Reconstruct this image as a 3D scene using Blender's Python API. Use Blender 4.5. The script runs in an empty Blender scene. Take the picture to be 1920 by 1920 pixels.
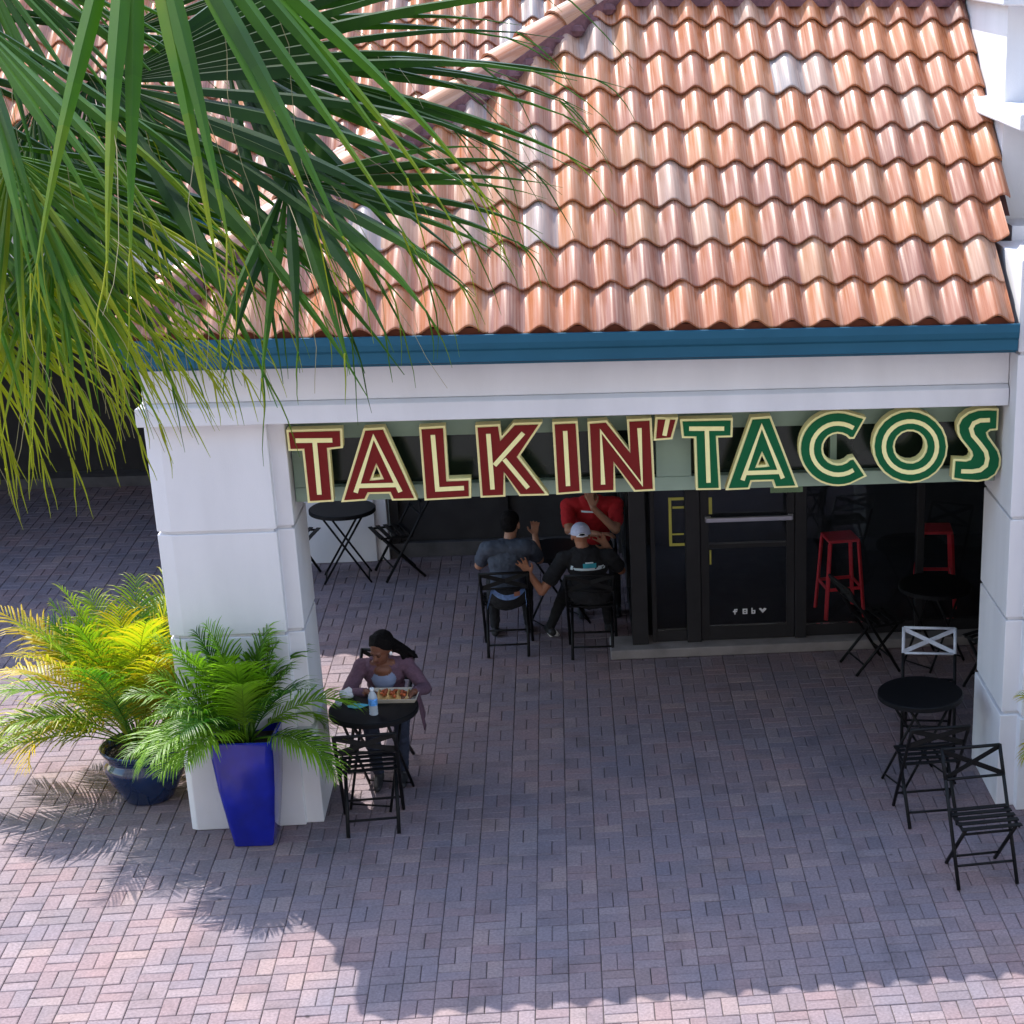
import bpy, bmesh, math, random
import numpy as np
from mathutils import Vector, Matrix, Euler, noise
random.seed(7)
SC = bpy.context.scene
COL = SC.collection
rad = math.radians

# ------------------------------------------------------------------ camera
CAM_POS = Vector((3.9438, -10.8061, 5.9644))
YAW, PITCH, ROLL, FPX, PPX, PPY = .1355, .3692, .0069, 3471.39, 1526.58, 1219.44
fw = Vector((math.sin(YAW)*math.cos(PITCH), math.cos(YAW)*math.cos(PITCH), -math.sin(PITCH)))
rt = fw.cross(Vector((0, 0, 1))).normalized()
up = rt.cross(fw)
rt, up = math.cos(ROLL)*rt + math.sin(ROLL)*up, -math.sin(ROLL)*rt + math.cos(ROLL)*up
cam = bpy.data.cameras.new('camera')
cam.sensor_width = 36.0
cam.lens = FPX/1920*36
cam.shift_x = -(PPX-960)/1920
cam.shift_y = (PPY-960)/1920
cam.clip_start = .1
cam.clip_end = 2000
cam_ob = bpy.data.objects.new('camera', cam)
COL.objects.link(cam_ob)
cam_ob.matrix_world = Matrix(((rt.x, up.x, -fw.x, CAM_POS.x), (rt.y, up.y, -fw.y, CAM_POS.y), (rt.z, up.z, -fw.z, CAM_POS.z), (0, 0, 0, 1)))
SC.camera = cam_ob

def proj(p):
    d = Vector(p)-CAM_POS
    w = d.dot(fw)
    return (PPX+FPX*d.dot(rt)/w, PPY-FPX*d.dot(up)/w, w)

# ------------------------------------------------------------------ world, sun, exposure
SUN_DIR = Vector((-.40, .625, 1.0)).normalized()
world = bpy.data.worlds.new('World')
SC.world = world
world.use_nodes = True
wn = world.node_tree
sky = wn.nodes.new('ShaderNodeTexSky')
sky.sky_type = 'NISHITA'
sky.sun_disc = False
sky.sun_elevation = math.asin(SUN_DIR.z)
sky.sun_rotation = math.atan2(SUN_DIR.x, SUN_DIR.y)
sky.air_density = 1.3
sky.dust_density = 1.2
sky.ozone_density = 1.0
wn.links.new(sky.outputs[0], wn.nodes['Background'].inputs[0])
wn.nodes['Background'].inputs[1].default_value = .15
sun = bpy.data.lights.new('sun', 'SUN')
sun.energy = 2.5
sun.angle = rad(.5)
sun.color = (1, .95, .87)
sun_ob = bpy.data.objects.new('sun', sun)
COL.objects.link(sun_ob)
sun_ob.rotation_euler = SUN_DIR.to_track_quat('Z', 'Y').to_euler()
SC.view_settings.view_transform = 'Standard'
SC.view_settings.look = 'None'
SC.view_settings.gamma = 1
SC.view_settings.use_curve_mapping = False
SC.view_settings.exposure = 1.62

# ------------------------------------------------------------------ materials
MATS = {}
def mat(name, col, rough=.6, metal=0.0, var=.12, scale=6.0, bump=0.0, bscale=60.0, spec=.5, coat=0.0, stretch=None):
    if name in MATS: return MATS[name]
    m = bpy.data.materials.new(name)
    m.use_nodes = True
    nt = m.node_tree
    b = nt.nodes['Principled BSDF']
    b.inputs['Roughness'].default_value = rough
    b.inputs['Metallic'].default_value = metal
    b.inputs['Specular IOR Level'].default_value = spec
    b.inputs['Coat Weight'].default_value = coat
    tc = nt.nodes.new('ShaderNodeTexCoord')
    mp = nt.nodes.new('ShaderNodeMapping')
    nt.links.new(tc.outputs['Object'], mp.inputs[0])
    if stretch: mp.inputs['Scale'].default_value = stretch
    nz = nt.nodes.new('ShaderNodeTexNoise')
    nz.inputs['Scale'].default_value = scale
    nz.inputs['Detail'].default_value = 6
    nt.links.new(mp.outputs[0], nz.inputs[0])
    rp = nt.nodes.new('ShaderNodeMapRange')
    rp.inputs[1].default_value = .3
    rp.inputs[2].default_value = .7
    rp.inputs[3].default_value = 1-var
    rp.inputs[4].default_value = 1+var
    nt.links.new(nz.outputs[0], rp.inputs[0])
    mx = nt.nodes.new('ShaderNodeMix')
    mx.data_type = 'RGBA'
    mx.blend_type = 'MULTIPLY'
    mx.inputs[0].default_value = 1
    mx.inputs[6].default_value = (*col, 1)
    nt.links.new(rp.outputs[0], mx.inputs[7])
    nt.links.new(mx.outputs[2], b.inputs['Base Color'])
    if bump:
        n2 = nt.nodes.new('ShaderNodeTexNoise')
        n2.inputs['Scale'].default_value = bscale
        n2.inputs['Detail'].default_value = 4
        nt.links.new(mp.outputs[0], n2.inputs[0])
        bp = nt.nodes.new('ShaderNodeBump')
        bp.inputs['Strength'].default_value = bump
        bp.inputs['Distance'].default_value = .01
        nt.links.new(n2.outputs[0], bp.inputs['Height'])
        nt.links.new(bp.outputs[0], b.inputs['Normal'])
    MATS[name] = m
    return m

def leaf_mat(name, col, col2, trans, rough=.38, nscale=3.0, tw=.4, spec=.4, mid=None):
    m = bpy.data.materials.new(name)
    m.use_nodes = True
    nt = m.node_tree
    b = nt.nodes['Principled BSDF']
    out = nt.nodes['Material Output']
    b.inputs['Roughness'].default_value = rough
    b.inputs['Specular IOR Level'].default_value = spec
    tc = nt.nodes.new('ShaderNodeTexCoord')
    at = nt.nodes.new('ShaderNodeAttribute')
    at.attribute_name = 'tint'
    nz = nt.nodes.new('ShaderNodeTexNoise')
    nz.inputs['Scale'].default_value = nscale
    nt.links.new(tc.outputs['Object'], nz.inputs[0])
    ad = nt.nodes.new('ShaderNodeMath')
    ad.operation = 'MULTIPLY_ADD'
    ad.inputs[1].default_value = .5
    nt.links.new(nz.outputs[0], ad.inputs[0])
    sx = nt.nodes.new('ShaderNodeMath')
    sx.operation = 'SUBTRACT'
    sx.inputs[1].default_value = .25
    nt.links.new(at.outputs['Fac'], sx.inputs[0])
    nt.links.new(sx.outputs[0], ad.inputs[2])
    rp = nt.nodes.new('ShaderNodeValToRGB')
    rp.color_ramp.elements[0].color = (*col, 1)
    rp.color_ramp.elements[0].position = .15
    rp.color_ramp.elements[1].color = (*col2, 1)
    rp.color_ramp.elements[1].position = 1.0 if mid else .85
    if mid:
        e = rp.color_ramp.elements.new(.62); e.color = (*mid, 1)
    nt.links.new(ad.outputs[0], rp.inputs[0])
    nt.links.new(rp.outputs[0], b.inputs['Base Color'])
    tr = nt.nodes.new('ShaderNodeBsdfTranslucent')
    mxc = nt.nodes.new('ShaderNodeMix')
    mxc.data_type = 'RGBA'
    mxc.blend_type = 'MULTIPLY'
    mxc.inputs[0].default_value = 1
    mxc.inputs[7].default_value = (*trans, 1)
    nt.links.new(rp.outputs[0], mxc.inputs[6])
    nt.links.new(mxc.outputs[2], tr.inputs[0])
    ms = nt.nodes.new('ShaderNodeMixShader')
    ms.inputs[0].default_value = tw
    nt.links.new(b.outputs[0], ms.inputs[1])
    nt.links.new(tr.outputs[0], ms.inputs[2])
    nt.links.new(ms.outputs[0], out.inputs[0])
    MATS[name] = m
    return m

WHITE = mat('painted stucco', (.72, .715, .745), .85, var=.055, scale=1.6, bump=.22, bscale=150, spec=.25, stretch=(2.2, 2.2, .55))
CONC = mat('sill concrete', (.27, .25, .25), .9, var=.2, scale=5, bump=.2)
BLUE = mat('teal blue painted metal', (.016, .098, .165), .6, var=.08, scale=3, spec=.25)
DARK = mat('dark bronze aluminium', (.022, .021, .023), .5, var=.15, spec=.3)
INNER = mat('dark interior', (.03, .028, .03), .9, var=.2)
DECK = mat('roof underlay', (.09, .035, .03), .95, var=.2)
MORTAR = mat('purple grey mortar', (.16, .075, .085), .95, var=.25, scale=20, bump=.4)
MINT = mat('mint painted metal', (.27, .37, .29), .5, var=.06)
CREAM = mat('cream acrylic', (.92, .85, .40), .5, var=.03, scale=20, spec=.3)
RED = mat('brick red acrylic', (.17, .010, .009), .6, var=.05, scale=20, spec=.2)
GREEN = mat('green acrylic', (.002, .105, .036), .6, var=.05, scale=20, spec=.2)
BLACK = mat('black powder coat', (.005, .005, .006), .55, var=.2, scale=30, spec=.22)
PALEM = mat('pale grey metal', (.62, .66, .74), .5, var=.1, scale=30)  # pale tone for one chair back, its legs and seat stay black
STEEL = mat('brushed steel', (.5, .5, .54), .3, metal=.9, var=.08)
COBALT = mat('cobalt glaze', (.004, .012, .29), .14, var=.3, scale=5, coat=.5)
NAVY = mat('navy glaze', (.006, .022, .075), .13, var=.4, scale=4, coat=.7)
SOIL = mat('dark soil', (.02, .014, .01), .95, var=.4, scale=40, bump=.6)
STOOLRED = mat('red enamel', (.95, .06, .08), .35, var=.05)
LEAF_T = leaf_mat('fan palm leaf', (.011, .040, .004), (.30, .31, .016), (1.5, 1.8, .35), .40, tw=.40, spec=.22, mid=(.058, .15, .010))
LEAF_Y = leaf_mat('yellow green areca leaf', (.045, .17, .010), (.46, .33, .02), (1.5, 1.6, .45), .42, tw=.42, spec=.4, mid=(.24, .33, .016))
LEAF_G = leaf_mat('green areca leaf', (.014, .075, .008), (.20, .36, .018), (1.5, 1.8, .45), .42, tw=.40, spec=.4)
FIBRE = leaf_mat('dry palm thread', (.28, .25, .12), (.38, .34, .20), (1, 1, 1), .7, tw=.2)
TRUNK = mat('palm trunk bark', (.16, .12, .09), .95, var=.35, scale=9, bump=.8, bscale=25)

# glass: clear pane with a mirror sheen that grows at glancing angles
GLASS = bpy.data.materials.new('window glass')
GLASS.use_nodes = True
_n = GLASS.node_tree
for q in list(_n.nodes):
    if q.type != 'OUTPUT_MATERIAL': _n.nodes.remove(q)
_t = _n.nodes.new('ShaderNodeBsdfTransparent'); _t.inputs[0].default_value = (.93, .94, .95, 1)
_g = _n.nodes.new('ShaderNodeBsdfGlossy'); _g.inputs['Roughness'].default_value = .02
_f = _n.nodes.new('ShaderNodeFresnel'); _f.inputs[0].default_value = 1.45
_m = _n.nodes.new('ShaderNodeMixShader')
_n.links.new(_f.outputs[0], _m.inputs[0]); _n.links.new(_t.outputs[0], _m.inputs[1]); _n.links.new(_g.outputs[0], _m.inputs[2])
_n.links.new(_m.outputs[0], _n.nodes['Material Output'].inputs[0])

# glazed clay: every tile picks its own fired colour, painted streaks of sunlit sheen run down its length
def tile_mat(name, use_attr):
    m = bpy.data.materials.new(name)
    m.use_nodes = True
    nt = m.node_tree
    b = nt.nodes['Principled BSDF']
    b.inputs['Roughness'].default_value = .44
    b.inputs['Specular IOR Level'].default_value = .6
    if use_attr:
        s = nt.nodes.new('ShaderNodeAttribute'); s.attribute_name = 'tint'; so = s.outputs['Fac']
    else:
        s = nt.nodes.new('ShaderNodeObjectInfo'); so = s.outputs['Random']
    rp = nt.nodes.new('ShaderNodeValToRGB')
    cr = rp.color_ramp
    cr.interpolation = 'LINEAR'
    stops = [(0, (0.314, 0.112, 0.052)), (0.22, (0.39, 0.138, 0.057)), (0.46, (0.437, 0.178, 0.074)), (0.62, (0.352, 0.133, 0.07)), (0.76, (0.275, 0.117, 0.078)), (0.9, (0.399, 0.194, 0.101)), (0.975, (0.34, 0.235, 0.2)), (1, (0.33, 0.285, 0.275))]
    cr.elements[0].position = 0; cr.elements[0].color = (*stops[0][1], 1)
    cr.elements[1].position = 1; cr.elements[1].color = (*stops[-1][1], 1)
    for p, c in stops[1:-1]:
        e = cr.elements.new(p); e.color = (*c, 1)
    nt.links.new(so, rp.inputs[0])
    tc = nt.nodes.new('ShaderNodeTexCoord')
    ad = nt.nodes.new('ShaderNodeVectorMath'); ad.operation = 'MULTIPLY_ADD'
    cb = nt.nodes.new('ShaderNodeCombineXYZ')
    nt.links.new(so, cb.inputs[0]); nt.links.new(so, cb.inputs[1])
    nt.links.new(cb.outputs[0], ad.inputs[0]); ad.inputs[1].default_value = (40, 17, 0)
    nt.links.new(tc.outputs['Object'], ad.inputs[2])
    mp = nt.nodes.new('ShaderNodeMapping'); mp.inputs['Scale'].default_value = (75, 1.4, 4)
    nt.links.new(ad.outputs[0], mp.inputs[0])
    nz = nt.nodes.new('ShaderNodeTexNoise'); nz.inputs['Scale'].default_value = 1; nz.inputs['Detail'].default_value = 5
    nt.links.new(mp.outputs[0], nz.inputs[0])
    st = nt.nodes.new('ShaderNodeMapRange')
    for i, v in enumerate((.50, .74, 0, .60)): st.inputs[i+1].default_value = v
    nt.links.new(nz.outputs[0], st.inputs[0])
    mx = nt.nodes.new('ShaderNodeMix'); mx.data_type = 'RGBA'
    mx.inputs[7].default_value = (.58, .38, .29, 1)
    nt.links.new(st.outputs[0], mx.inputs[0]); nt.links.new(rp.outputs[0], mx.inputs[6])
    nt.links.new(mx.outputs[2], b.inputs['Base Color'])
    n3 = nt.nodes.new('ShaderNodeTexNoise'); n3.inputs['Scale'].default_value = 90
    nt.links.new(ad.outputs[0], n3.inputs[0])
    bp = nt.nodes.new('ShaderNodeBump'); bp.inputs['Strength'].default_value = .12; bp.inputs['Distance'].default_value = .004
    nt.links.new(n3.outputs[0], bp.inputs['Height']); nt.links.new(bp.outputs[0], b.inputs['Normal'])
    r2 = nt.nodes.new('ShaderNodeMapRange')
    for i, v in enumerate((.3, .7, .22, .42)): r2.inputs[i+1].default_value = v
    nt.links.new(nz.outputs[0], r2.inputs[0]); nt.links.new(r2.outputs[0], b.inputs['Roughness'])
    return m
TILE = tile_mat('glazed clay tile', False)
TILE_A = tile_mat('glazed clay tile of joined rows', True)

# concrete pavers: each carries its own tone, the yard has broad worn and reddish areas
PAVER = bpy.data.materials.new('concrete paver')
PAVER.use_nodes = True
_n = PAVER.node_tree
_b = _n.nodes['Principled BSDF']; _b.inputs['Roughness'].default_value = .88; _b.inputs['Specular IOR Level'].default_value = .3
_a = _n.nodes.new('ShaderNodeAttribute'); _a.attribute_name = 'tint'
_p = _n.nodes.new('ShaderNodeNewGeometry')
_z = _n.nodes.new('ShaderNodeTexNoise'); _z.inputs['Scale'].default_value = 1.3; _z.inputs['Detail'].default_value = 3
_n.links.new(_p.outputs['Position'], _z.inputs[0])
_c = _n.nodes.new('ShaderNodeValToRGB')
_c.color_ramp.elements[0].position = .36; _c.color_ramp.elements[0].color = (.86, .875, .94, 1)
_c.color_ramp.elements[1].position = .66; _c.color_ramp.elements[1].color = (1.10, .985, .965, 1)
_n.links.new(_z.outputs[0], _c.inputs[0])
_z2 = _n.nodes.new('ShaderNodeTexNoise'); _z2.inputs['Scale'].default_value = 55; _z2.inputs['Detail'].default_value = 8
_n.links.new(_p.outputs['Position'], _z2.inputs[0])
_r = _n.nodes.new('ShaderNodeMapRange')
for i, v in enumerate((.3, .7, .78, 1.2)): _r.inputs[i+1].default_value = v
_n.links.new(_z2.outputs[0], _r.inputs[0])
_m1 = _n.nodes.new('ShaderNodeMix'); _m1.data_type = 'RGBA'; _m1.blend_type = 'MULTIPLY'; _m1.inputs[0].default_value = 1
_m2 = _n.nodes.new('ShaderNodeMix'); _m2.data_type = 'RGBA'; _m2.blend_type = 'MULTIPLY'; _m2.inputs[0].default_value = 1
_n.links.new(_a.outputs['Color'], _m1.inputs[6]); _n.links.new(_c.outputs[0], _m1.inputs[7])
_n.links.new(_m1.outputs[2], _m2.inputs[6]); _n.links.new(_r.outputs[0], _m2.inputs[7])
_v = _n.nodes.new('ShaderNodeTexVoronoi'); _v.inputs['Scale'].default_value = 1.9
_n.links.new(_p.outputs['Position'], _v.inputs['Vector'])
_w = _n.nodes.new('ShaderNodeTexNoise'); _w.inputs['Scale'].default_value = 9
_n.links.new(_p.outputs['Position'], _w.inputs[0])
_wa = _n.nodes.new('ShaderNodeMath'); _wa.operation = 'MULTIPLY_ADD'; _wa.inputs[1].default_value = .10; _n.links.new(_w.outputs[0], _wa.inputs[0]); _n.links.new(_v.outputs['Distance'], _wa.inputs[2])
_g2 = _n.nodes.new('ShaderNodeMapRange')
for i, v in enumerate((.068, .088, .38, 1.0)): _g2.inputs[i+1].default_value = v
_n.links.new(_wa.outputs[0], _g2.inputs[0])
_s3 = _n.nodes.new('ShaderNodeTexNoise'); _s3.inputs['Scale'].default_value = 3.2; _s3.inputs['Detail'].default_value = 5
_n.links.new(_p.outputs['Position'], _s3.inputs[0])
_s4 = _n.nodes.new('ShaderNodeMapRange')
for i, v in enumerate((.30, .46, .80, 1.0)): _s4.inputs[i+1].default_value = v
_n.links.new(_s3.outputs[0], _s4.inputs[0])
_mm = _n.nodes.new('ShaderNodeMath'); _mm.operation = 'MULTIPLY'; _n.links.new(_g2.outputs[0], _mm.inputs[0]); _n.links.new(_s4.outputs[0], _mm.inputs[1])
_m3 = _n.nodes.new('ShaderNodeMix'); _m3.data_type = 'RGBA'; _m3.blend_type = 'MULTIPLY'; _m3.inputs[0].default_value = 1
_n.links.new(_m2.outputs[2], _m3.inputs[6]); _n.links.new(_mm.outputs[0], _m3.inputs[7])
_n.links.new(_m3.outputs[2], _b.inputs['Base Color'])
_u = _n.nodes.new('ShaderNodeBump'); _u.inputs['Strength'].default_value = .25; _u.inputs['Distance'].default_value = .004
_n.links.new(_z2.outputs[0], _u.inputs['Height']); _n.links.new(_u.outputs[0], _b.inputs['Normal'])
SAND = mat('joint sand', (.075, .062, .062), .95, var=.3, scale=12)

# ------------------------------------------------------------------ mesh helpers
class MB:
    """collects verts, faces, a material slot per face and a tone per face"""
    def __init__(s): s.v = []; s.f = []; s.m = []; s.t = []
    def add(s, vs, fs, mi=0, tone=None):
        o = len(s.v)
        s.v += [tuple(p) for p in vs]
        for f in fs:
            s.f.append(tuple(i+o for i in f)); s.m.append(mi); s.t.append(tone)
    def box(s, a, b, mi=0, tone=None):
        (x0, y0, z0), (x1, y1, z1) = a, b
        s.add([(x0, y0, z0), (x1, y0, z0), (x1, y1, z0), (x0, y1, z0), (x0, y0, z1), (x1, y0, z1), (x1, y1, z1), (x0, y1, z1)],
              [(3, 2, 1, 0), (4, 5, 6, 7), (0, 1, 5, 4), (1, 2, 6, 5), (2, 3, 7, 6), (3, 0, 4, 7)], mi, tone)
    def bar(s, p0, p1, w, h, upv=(0, 0, 1), mi=0):
        p0, p1 = Vector(p0), Vector(p1)
        d = (p1-p0).normalized(); u = Vector(upv)
        sd = d.cross(u)
        if sd.length < 1e-4: sd = d.cross(Vector((1, 0, 0)))
        sd.normalize(); n = sd.cross(d)
        vs = [p+sd*a*w/2+n*b*h/2 for p in (p0, p1) for a, b in ((-1, -1), (1, -1), (1, 1), (-1, 1))]
        s.add(vs, [(3, 2, 1, 0), (4, 5, 6, 7), (0, 1, 5, 4), (1, 2, 6, 5), (2, 3, 7, 6), (3, 0, 4, 7)], mi)
    def tube(s, pts, rs, n=8, mi=0, tone=None, caps=True):
        pts = [Vector(p) for p in pts]
        if not isinstance(rs, (list, tuple)): rs = [rs]*len(pts)
        prev = None; vs = []; k = len(pts)
        for i, p in enumerate(pts):
            d = (pts[min(i+1, k-1)]-pts[max(i-1, 0)]).normalized()
            if prev is None:
                a = d.cross(Vector((0, 0, 1)))
                if a.length < 1e-3: a = d.cross(Vector((1, 0, 0)))
            else: a = prev-d*prev.dot(d)
            a.normalize(); prev = a; b = d.cross(a)
            vs += [p+(a*math.cos(2*math.pi*j/n)+b*math.sin(2*math.pi*j/n))*rs[i] for j in range(n)]
        fs = [(i*n+j, i*n+(j+1) % n, (i+1)*n+(j+1) % n, (i+1)*n+j) for i in range(k-1) for j in range(n)]
        if caps: fs += [tuple(range(n-1, -1, -1)), tuple((k-1)*n+j for j in range(n))]
        s.add(vs, fs, mi, tone)
    def lathe(s, prof, c=(0, 0, 0), n=32, mi=0):
        vs = [(c[0]+r*math.cos(2*math.pi*j/n), c[1]+r*math.sin(2*math.pi*j/n), c[2]+z) for r, z in prof for j in range(n)]
        s.add(vs, [(i*n+j, i*n+(j+1) % n, (i+1)*n+(j+1) % n, (i+1)*n+j) for i in range(len(prof)-1) for j in range(n)], mi)
    def ball(s, c, r, n=12, mi=0, M=None):
        vs = []; c = Vector(c); k = n//2
        for i in range(k+1):
            th = math.pi*i/k
            for j in range(n):
                q = Vector((math.sin(th)*math.cos(2*math.pi*j/n)*r[0], math.sin(th)*math.sin(2*math.pi*j/n)*r[1], math.cos(th)*r[2]))
                vs.append(c+(M @ q if M else q))
        s.add(vs, [(i*n+j, (i+1)*n+j, (i+1)*n+(j+1) % n, i*n+(j+1) % n) for i in range(k) for j in range(n)], mi)
    def prism(s, poly, z0, z1, mi=0):
        n = len(poly)
        s.add([(x, y, z0) for x, y in poly]+[(x, y, z1) for x, y in poly],
              [tuple(range(n-1, -1, -1)), tuple(range(n, 2*n))]+[(i, (i+1) % n, n+(i+1) % n, n+i) for i in range(n)], mi)
    def mesh(s, name, mats, smooth=False):
        me = bpy.data.meshes.new(name)
        me.from_pydata(s.v, [], s.f)
        for m in (mats if isinstance(mats, (list, tuple)) else [mats]): me.materials.append(m)
        me.polygons.foreach_set('material_index', s.m)
        if any(t is not None for t in s.t):
            a = me.color_attributes.new('tint', 'FLOAT_COLOR', 'CORNER')
            buf = []
            for f, t in zip(s.f, s.t):
                t = .5 if t is None else t
                c = (t, t, t, 1) if not isinstance(t, tuple) else (*t, 1)
                buf += list(c)*len(f)
            a.data.foreach_set('color', buf)
        if smooth: me.polygons.foreach_set('use_smooth', [True]*len(s.f))
        me.validate(); me.update()
        return me

def obj(name, me, parent=None, mats=None, smooth=False, bevel=0):
    if isinstance(me, MB): me = me.mesh(name, mats, smooth)
    o = bpy.data.objects.new(name, me)
    COL.objects.link(o)
    if parent: o.parent = parent
    if bevel:
        b = o.modifiers.new('bevel', 'BEVEL'); b.width = bevel; b.segments = 2; b.limit_method = 'ANGLE'
    return o
def tag(o, label=None, cat=None, group=None, kind=None):
    for k, v in (('label', label), ('category', cat), ('group', group), ('kind', kind)):
        if v: o[k] = v
    return o
def thing(name, label, cat, loc=(0, 0, 0), rz=0, group=None):
    o = bpy.data.objects.new(name, None)
    COL.objects.link(o)
    o.location = loc; o.rotation_euler = (0, 0, rz); o.empty_display_size = .1
    return tag(o, label, cat, group)
def wpart(name, mb, parent, mats, smooth=False, bevel=0):
    """a part whose mesh is written in world coordinates, under an unrotated thing"""
    o = obj(name, mb, parent, mats, smooth, bevel)
    if parent.parent is None: o.matrix_parent_inverse = Matrix.Translation(-parent.location)
    return o
def copy_tree(o, parent=None):
    c = o.copy(); COL.objects.link(c); c.parent = parent
    for ch in list(o.children): copy_tree(ch, c)
    return c
def sharp(o, ang=40):
    o.data.set_sharp_from_angle(angle=rad(ang))
    return o

# ------------------------------------------------------------------ ground and pavement
gm = MB(); gm.box((-150, -150, -.30), (150, 150, -.06))
tag(obj('ground', gm, None, mat('plaza concrete', (.18, .165, .17), .95, var=.15, bump=.3)), kind='structure')
pm = MB(); pm.box((-5.2, -4.2, -.05), (10.2, 11.2, -.010))
pavement = tag(obj('pavement', pm, None, SAND), kind='structure')
TONES = [(0.207, 0.173, 0.189), (0.216, 0.18, 0.196), (0.227, 0.187, 0.203), (0.239, 0.199, 0.215), (0.21, 0.173, 0.184), (0.219, 0.17, 0.182), (0.234, 0.18, 0.192), (0.203, 0.173, 0.196), (0.212, 0.18, 0.201), (0.253, 0.21, 0.222), (0.263, 0.213, 0.215), (0.192, 0.16, 0.177), (0.224, 0.183, 0.201), (0.212, 0.176, 0.196)]
def paver_mb(w, d, tone, mb=None, c=(0, 0, 0), tx=0, ty=0):
    mb = mb or MB()
    g, ch, hz = .0022, .005, .004
    x, y = w/2-g, d/2-g
    def P(a, b, z): return (c[0]+a, c[1]+b, c[2]+z+a*tx+b*ty)
    vs = [P(-x, -y, -.02), P(x, -y, -.02), P(x, y, -.02), P(-x, y, -.02), P(-x, -y, -hz), P(x, -y, -hz), P(x, y, -hz), P(-x, y, -hz),
          P(-x+ch, -y+ch, 0), P(x-ch, -y+ch, 0), P(x-ch, y-ch, 0), P(-x+ch, y-ch, 0)]
    fs = [(0, 1, 5, 4), (1, 2, 6, 5), (2, 3, 7, 6), (3, 0, 4, 7), (4, 5, 9, 8), (5, 6, 10, 9), (6, 7, 11, 10), (7, 4, 8, 11), (8, 9, 10, 11)]
    mb.add(vs, fs, 0, tone)
    return mb
pav = []
rp_ = random.Random(11)
for i in range(-26, 51):
    for j in range(-55, 21):
        x0, y0 = .2*i, -.2*(j+1)
        for k in (0, 1):
            if (i+j) % 2 == 0: pav.append((x0+.1, y0+.05+.1*k, 0))
            else: pav.append((x0+.05+.1*k, y0+.1, 1))
def in_view(x, y, z=0):
    u, v, w = proj((x, y, z))
    return -15 < u < 1935 and -15 < v < 1935
vis = sorted([q for q in pav if in_view(q[0], q[1])], key=lambda q: proj((q[0], q[1], 0))[2])
near = set(vis[:300])
variants = {}
rest = MB()
for q in pav:
    x, y, o = q
    n = noise.noise(Vector((x*.8, y*.8, 3)))
    ti = rp_.randrange(len(TONES))
    if n > .22 and rp_.random() < .5: ti = rp_.choice((5, 6, 4))
    if n < -.22 and rp_.random() < .5: ti = rp_.choice((7, 8, 0))
    z = rp_.uniform(-.0022, .0012); tx, ty = rp_.uniform(-.012, .012), rp_.uniform(-.012, .012)
    jx, jy, jr = rp_.uniform(-.0012, .0012), rp_.uniform(-.0012, .0012), rp_.uniform(-.012, .012)
    if q in near:
        key = (ti, o)
        if key not in variants: variants[key] = paver_mb(.2 if o == 0 else .1, .1 if o == 0 else .2, TONES[ti]).mesh('paver', PAVER)
        b = obj('paver', variants[key], pavement)
        b.location = (x+jx, y+jy, z); b.rotation_euler = (ty, -tx, jr)
    else:
        paver_mb(.2 if o == 0 else .1, .1 if o == 0 else .2, TONES[ti], rest, (x+jx, y+jy, z), tx, ty)
tag(obj('pavers', rest, pavement, PAVER), kind='stuff')

# ------------------------------------------------------------------ unseen building added behind the viewpoint, blocks low sky and bounces light
opp = thing('added_opposite_building', 'pale stucco building with rows of dark windows, added out of view to shape the porch light', 'building', (4, -14, 0))
ob_ = MB(); ob_.box((-20, -24, 0), (28, -13.6, 15)); wpart('wall', ob_, opp, mat('pale stucco', (.44, .42, .41), .9, var=.08, bump=.1))
for fl in range(4):
    for i in range(11):
        x = -18+4.2*i; ob_ = MB(); ob_.box((x, -13.62, 1+3.4*fl), (x+1.8, -13.55, 3+3.4*fl)); w0_ = wpart('window', ob_, opp, DARK)
ob_ = MB(); ob_.box((-20.3, -24.3, 15.002), (28.3, -13.2, 15.4)); wpart('cornice', ob_, opp, WHITE)

# ------------------------------------------------------------------ clay roof tiles
TW, TE, TL = .2286, .383, .445                      # cover width, exposure, length
SL = rad(35)
def tile_profile(n=12):
    out = []
    for i in range(n+1):
        u = i/n
        h = .073*max(0, .5-.5*math.cos(2*math.pi*min(1, max(0, (u-.07)/.86))))**.82
        out.append(((u-.5)*(TW+.012), h))
    return out
def tile_mb(mb=None, M=None, tone=None, n=12):
    mb = mb or MB()
    pr = tile_profile(n); th = .018; k = n+1
    vs = []
    for v, lift in ((0, .036), (.012, .0375), (TL, .002)):
        for u, h in pr: vs.append(Vector((u, v, h+lift-(.003 if v == 0 else 0))))
    for v, lift in ((0, .036), (TL, .002)):
        for u, h in pr: vs.append(Vector((u*.985, v, h+lift-th)))
    fs = []
    for a in (0, 1):
        fs += [(a*k+i, a*k+i+1, (a+1)*k+i+1, (a+1)*k+i) for i in range(n)]
    fs += [(3*k+i, 3*k+i+1, i+1, i) for i in range(n)]
    fs += [(4*k+i, 4*k+i+1, 3*k+i+1, 3*k+i) for i in range(n)]
    if M: vs = [M @ p for p in vs]
    mb.add(vs, fs, 0, tone)
    return mb
def frame(o, U, V):
    U = Vector(U).normalized(); N = U.cross(Vector(V)).normalized(); V = N.cross(U)
    return Matrix(((U.x, V.x, N.x, o[0]), (U.y, V.y, N.y, o[1]), (U.z, V.z, N.z, o[2]), (0, 0, 0, 1)))
TILE_ME = tile_mb().mesh('tile', TILE, True)
TILE_ME.set_sharp_from_angle(angle=rad(50))
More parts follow.
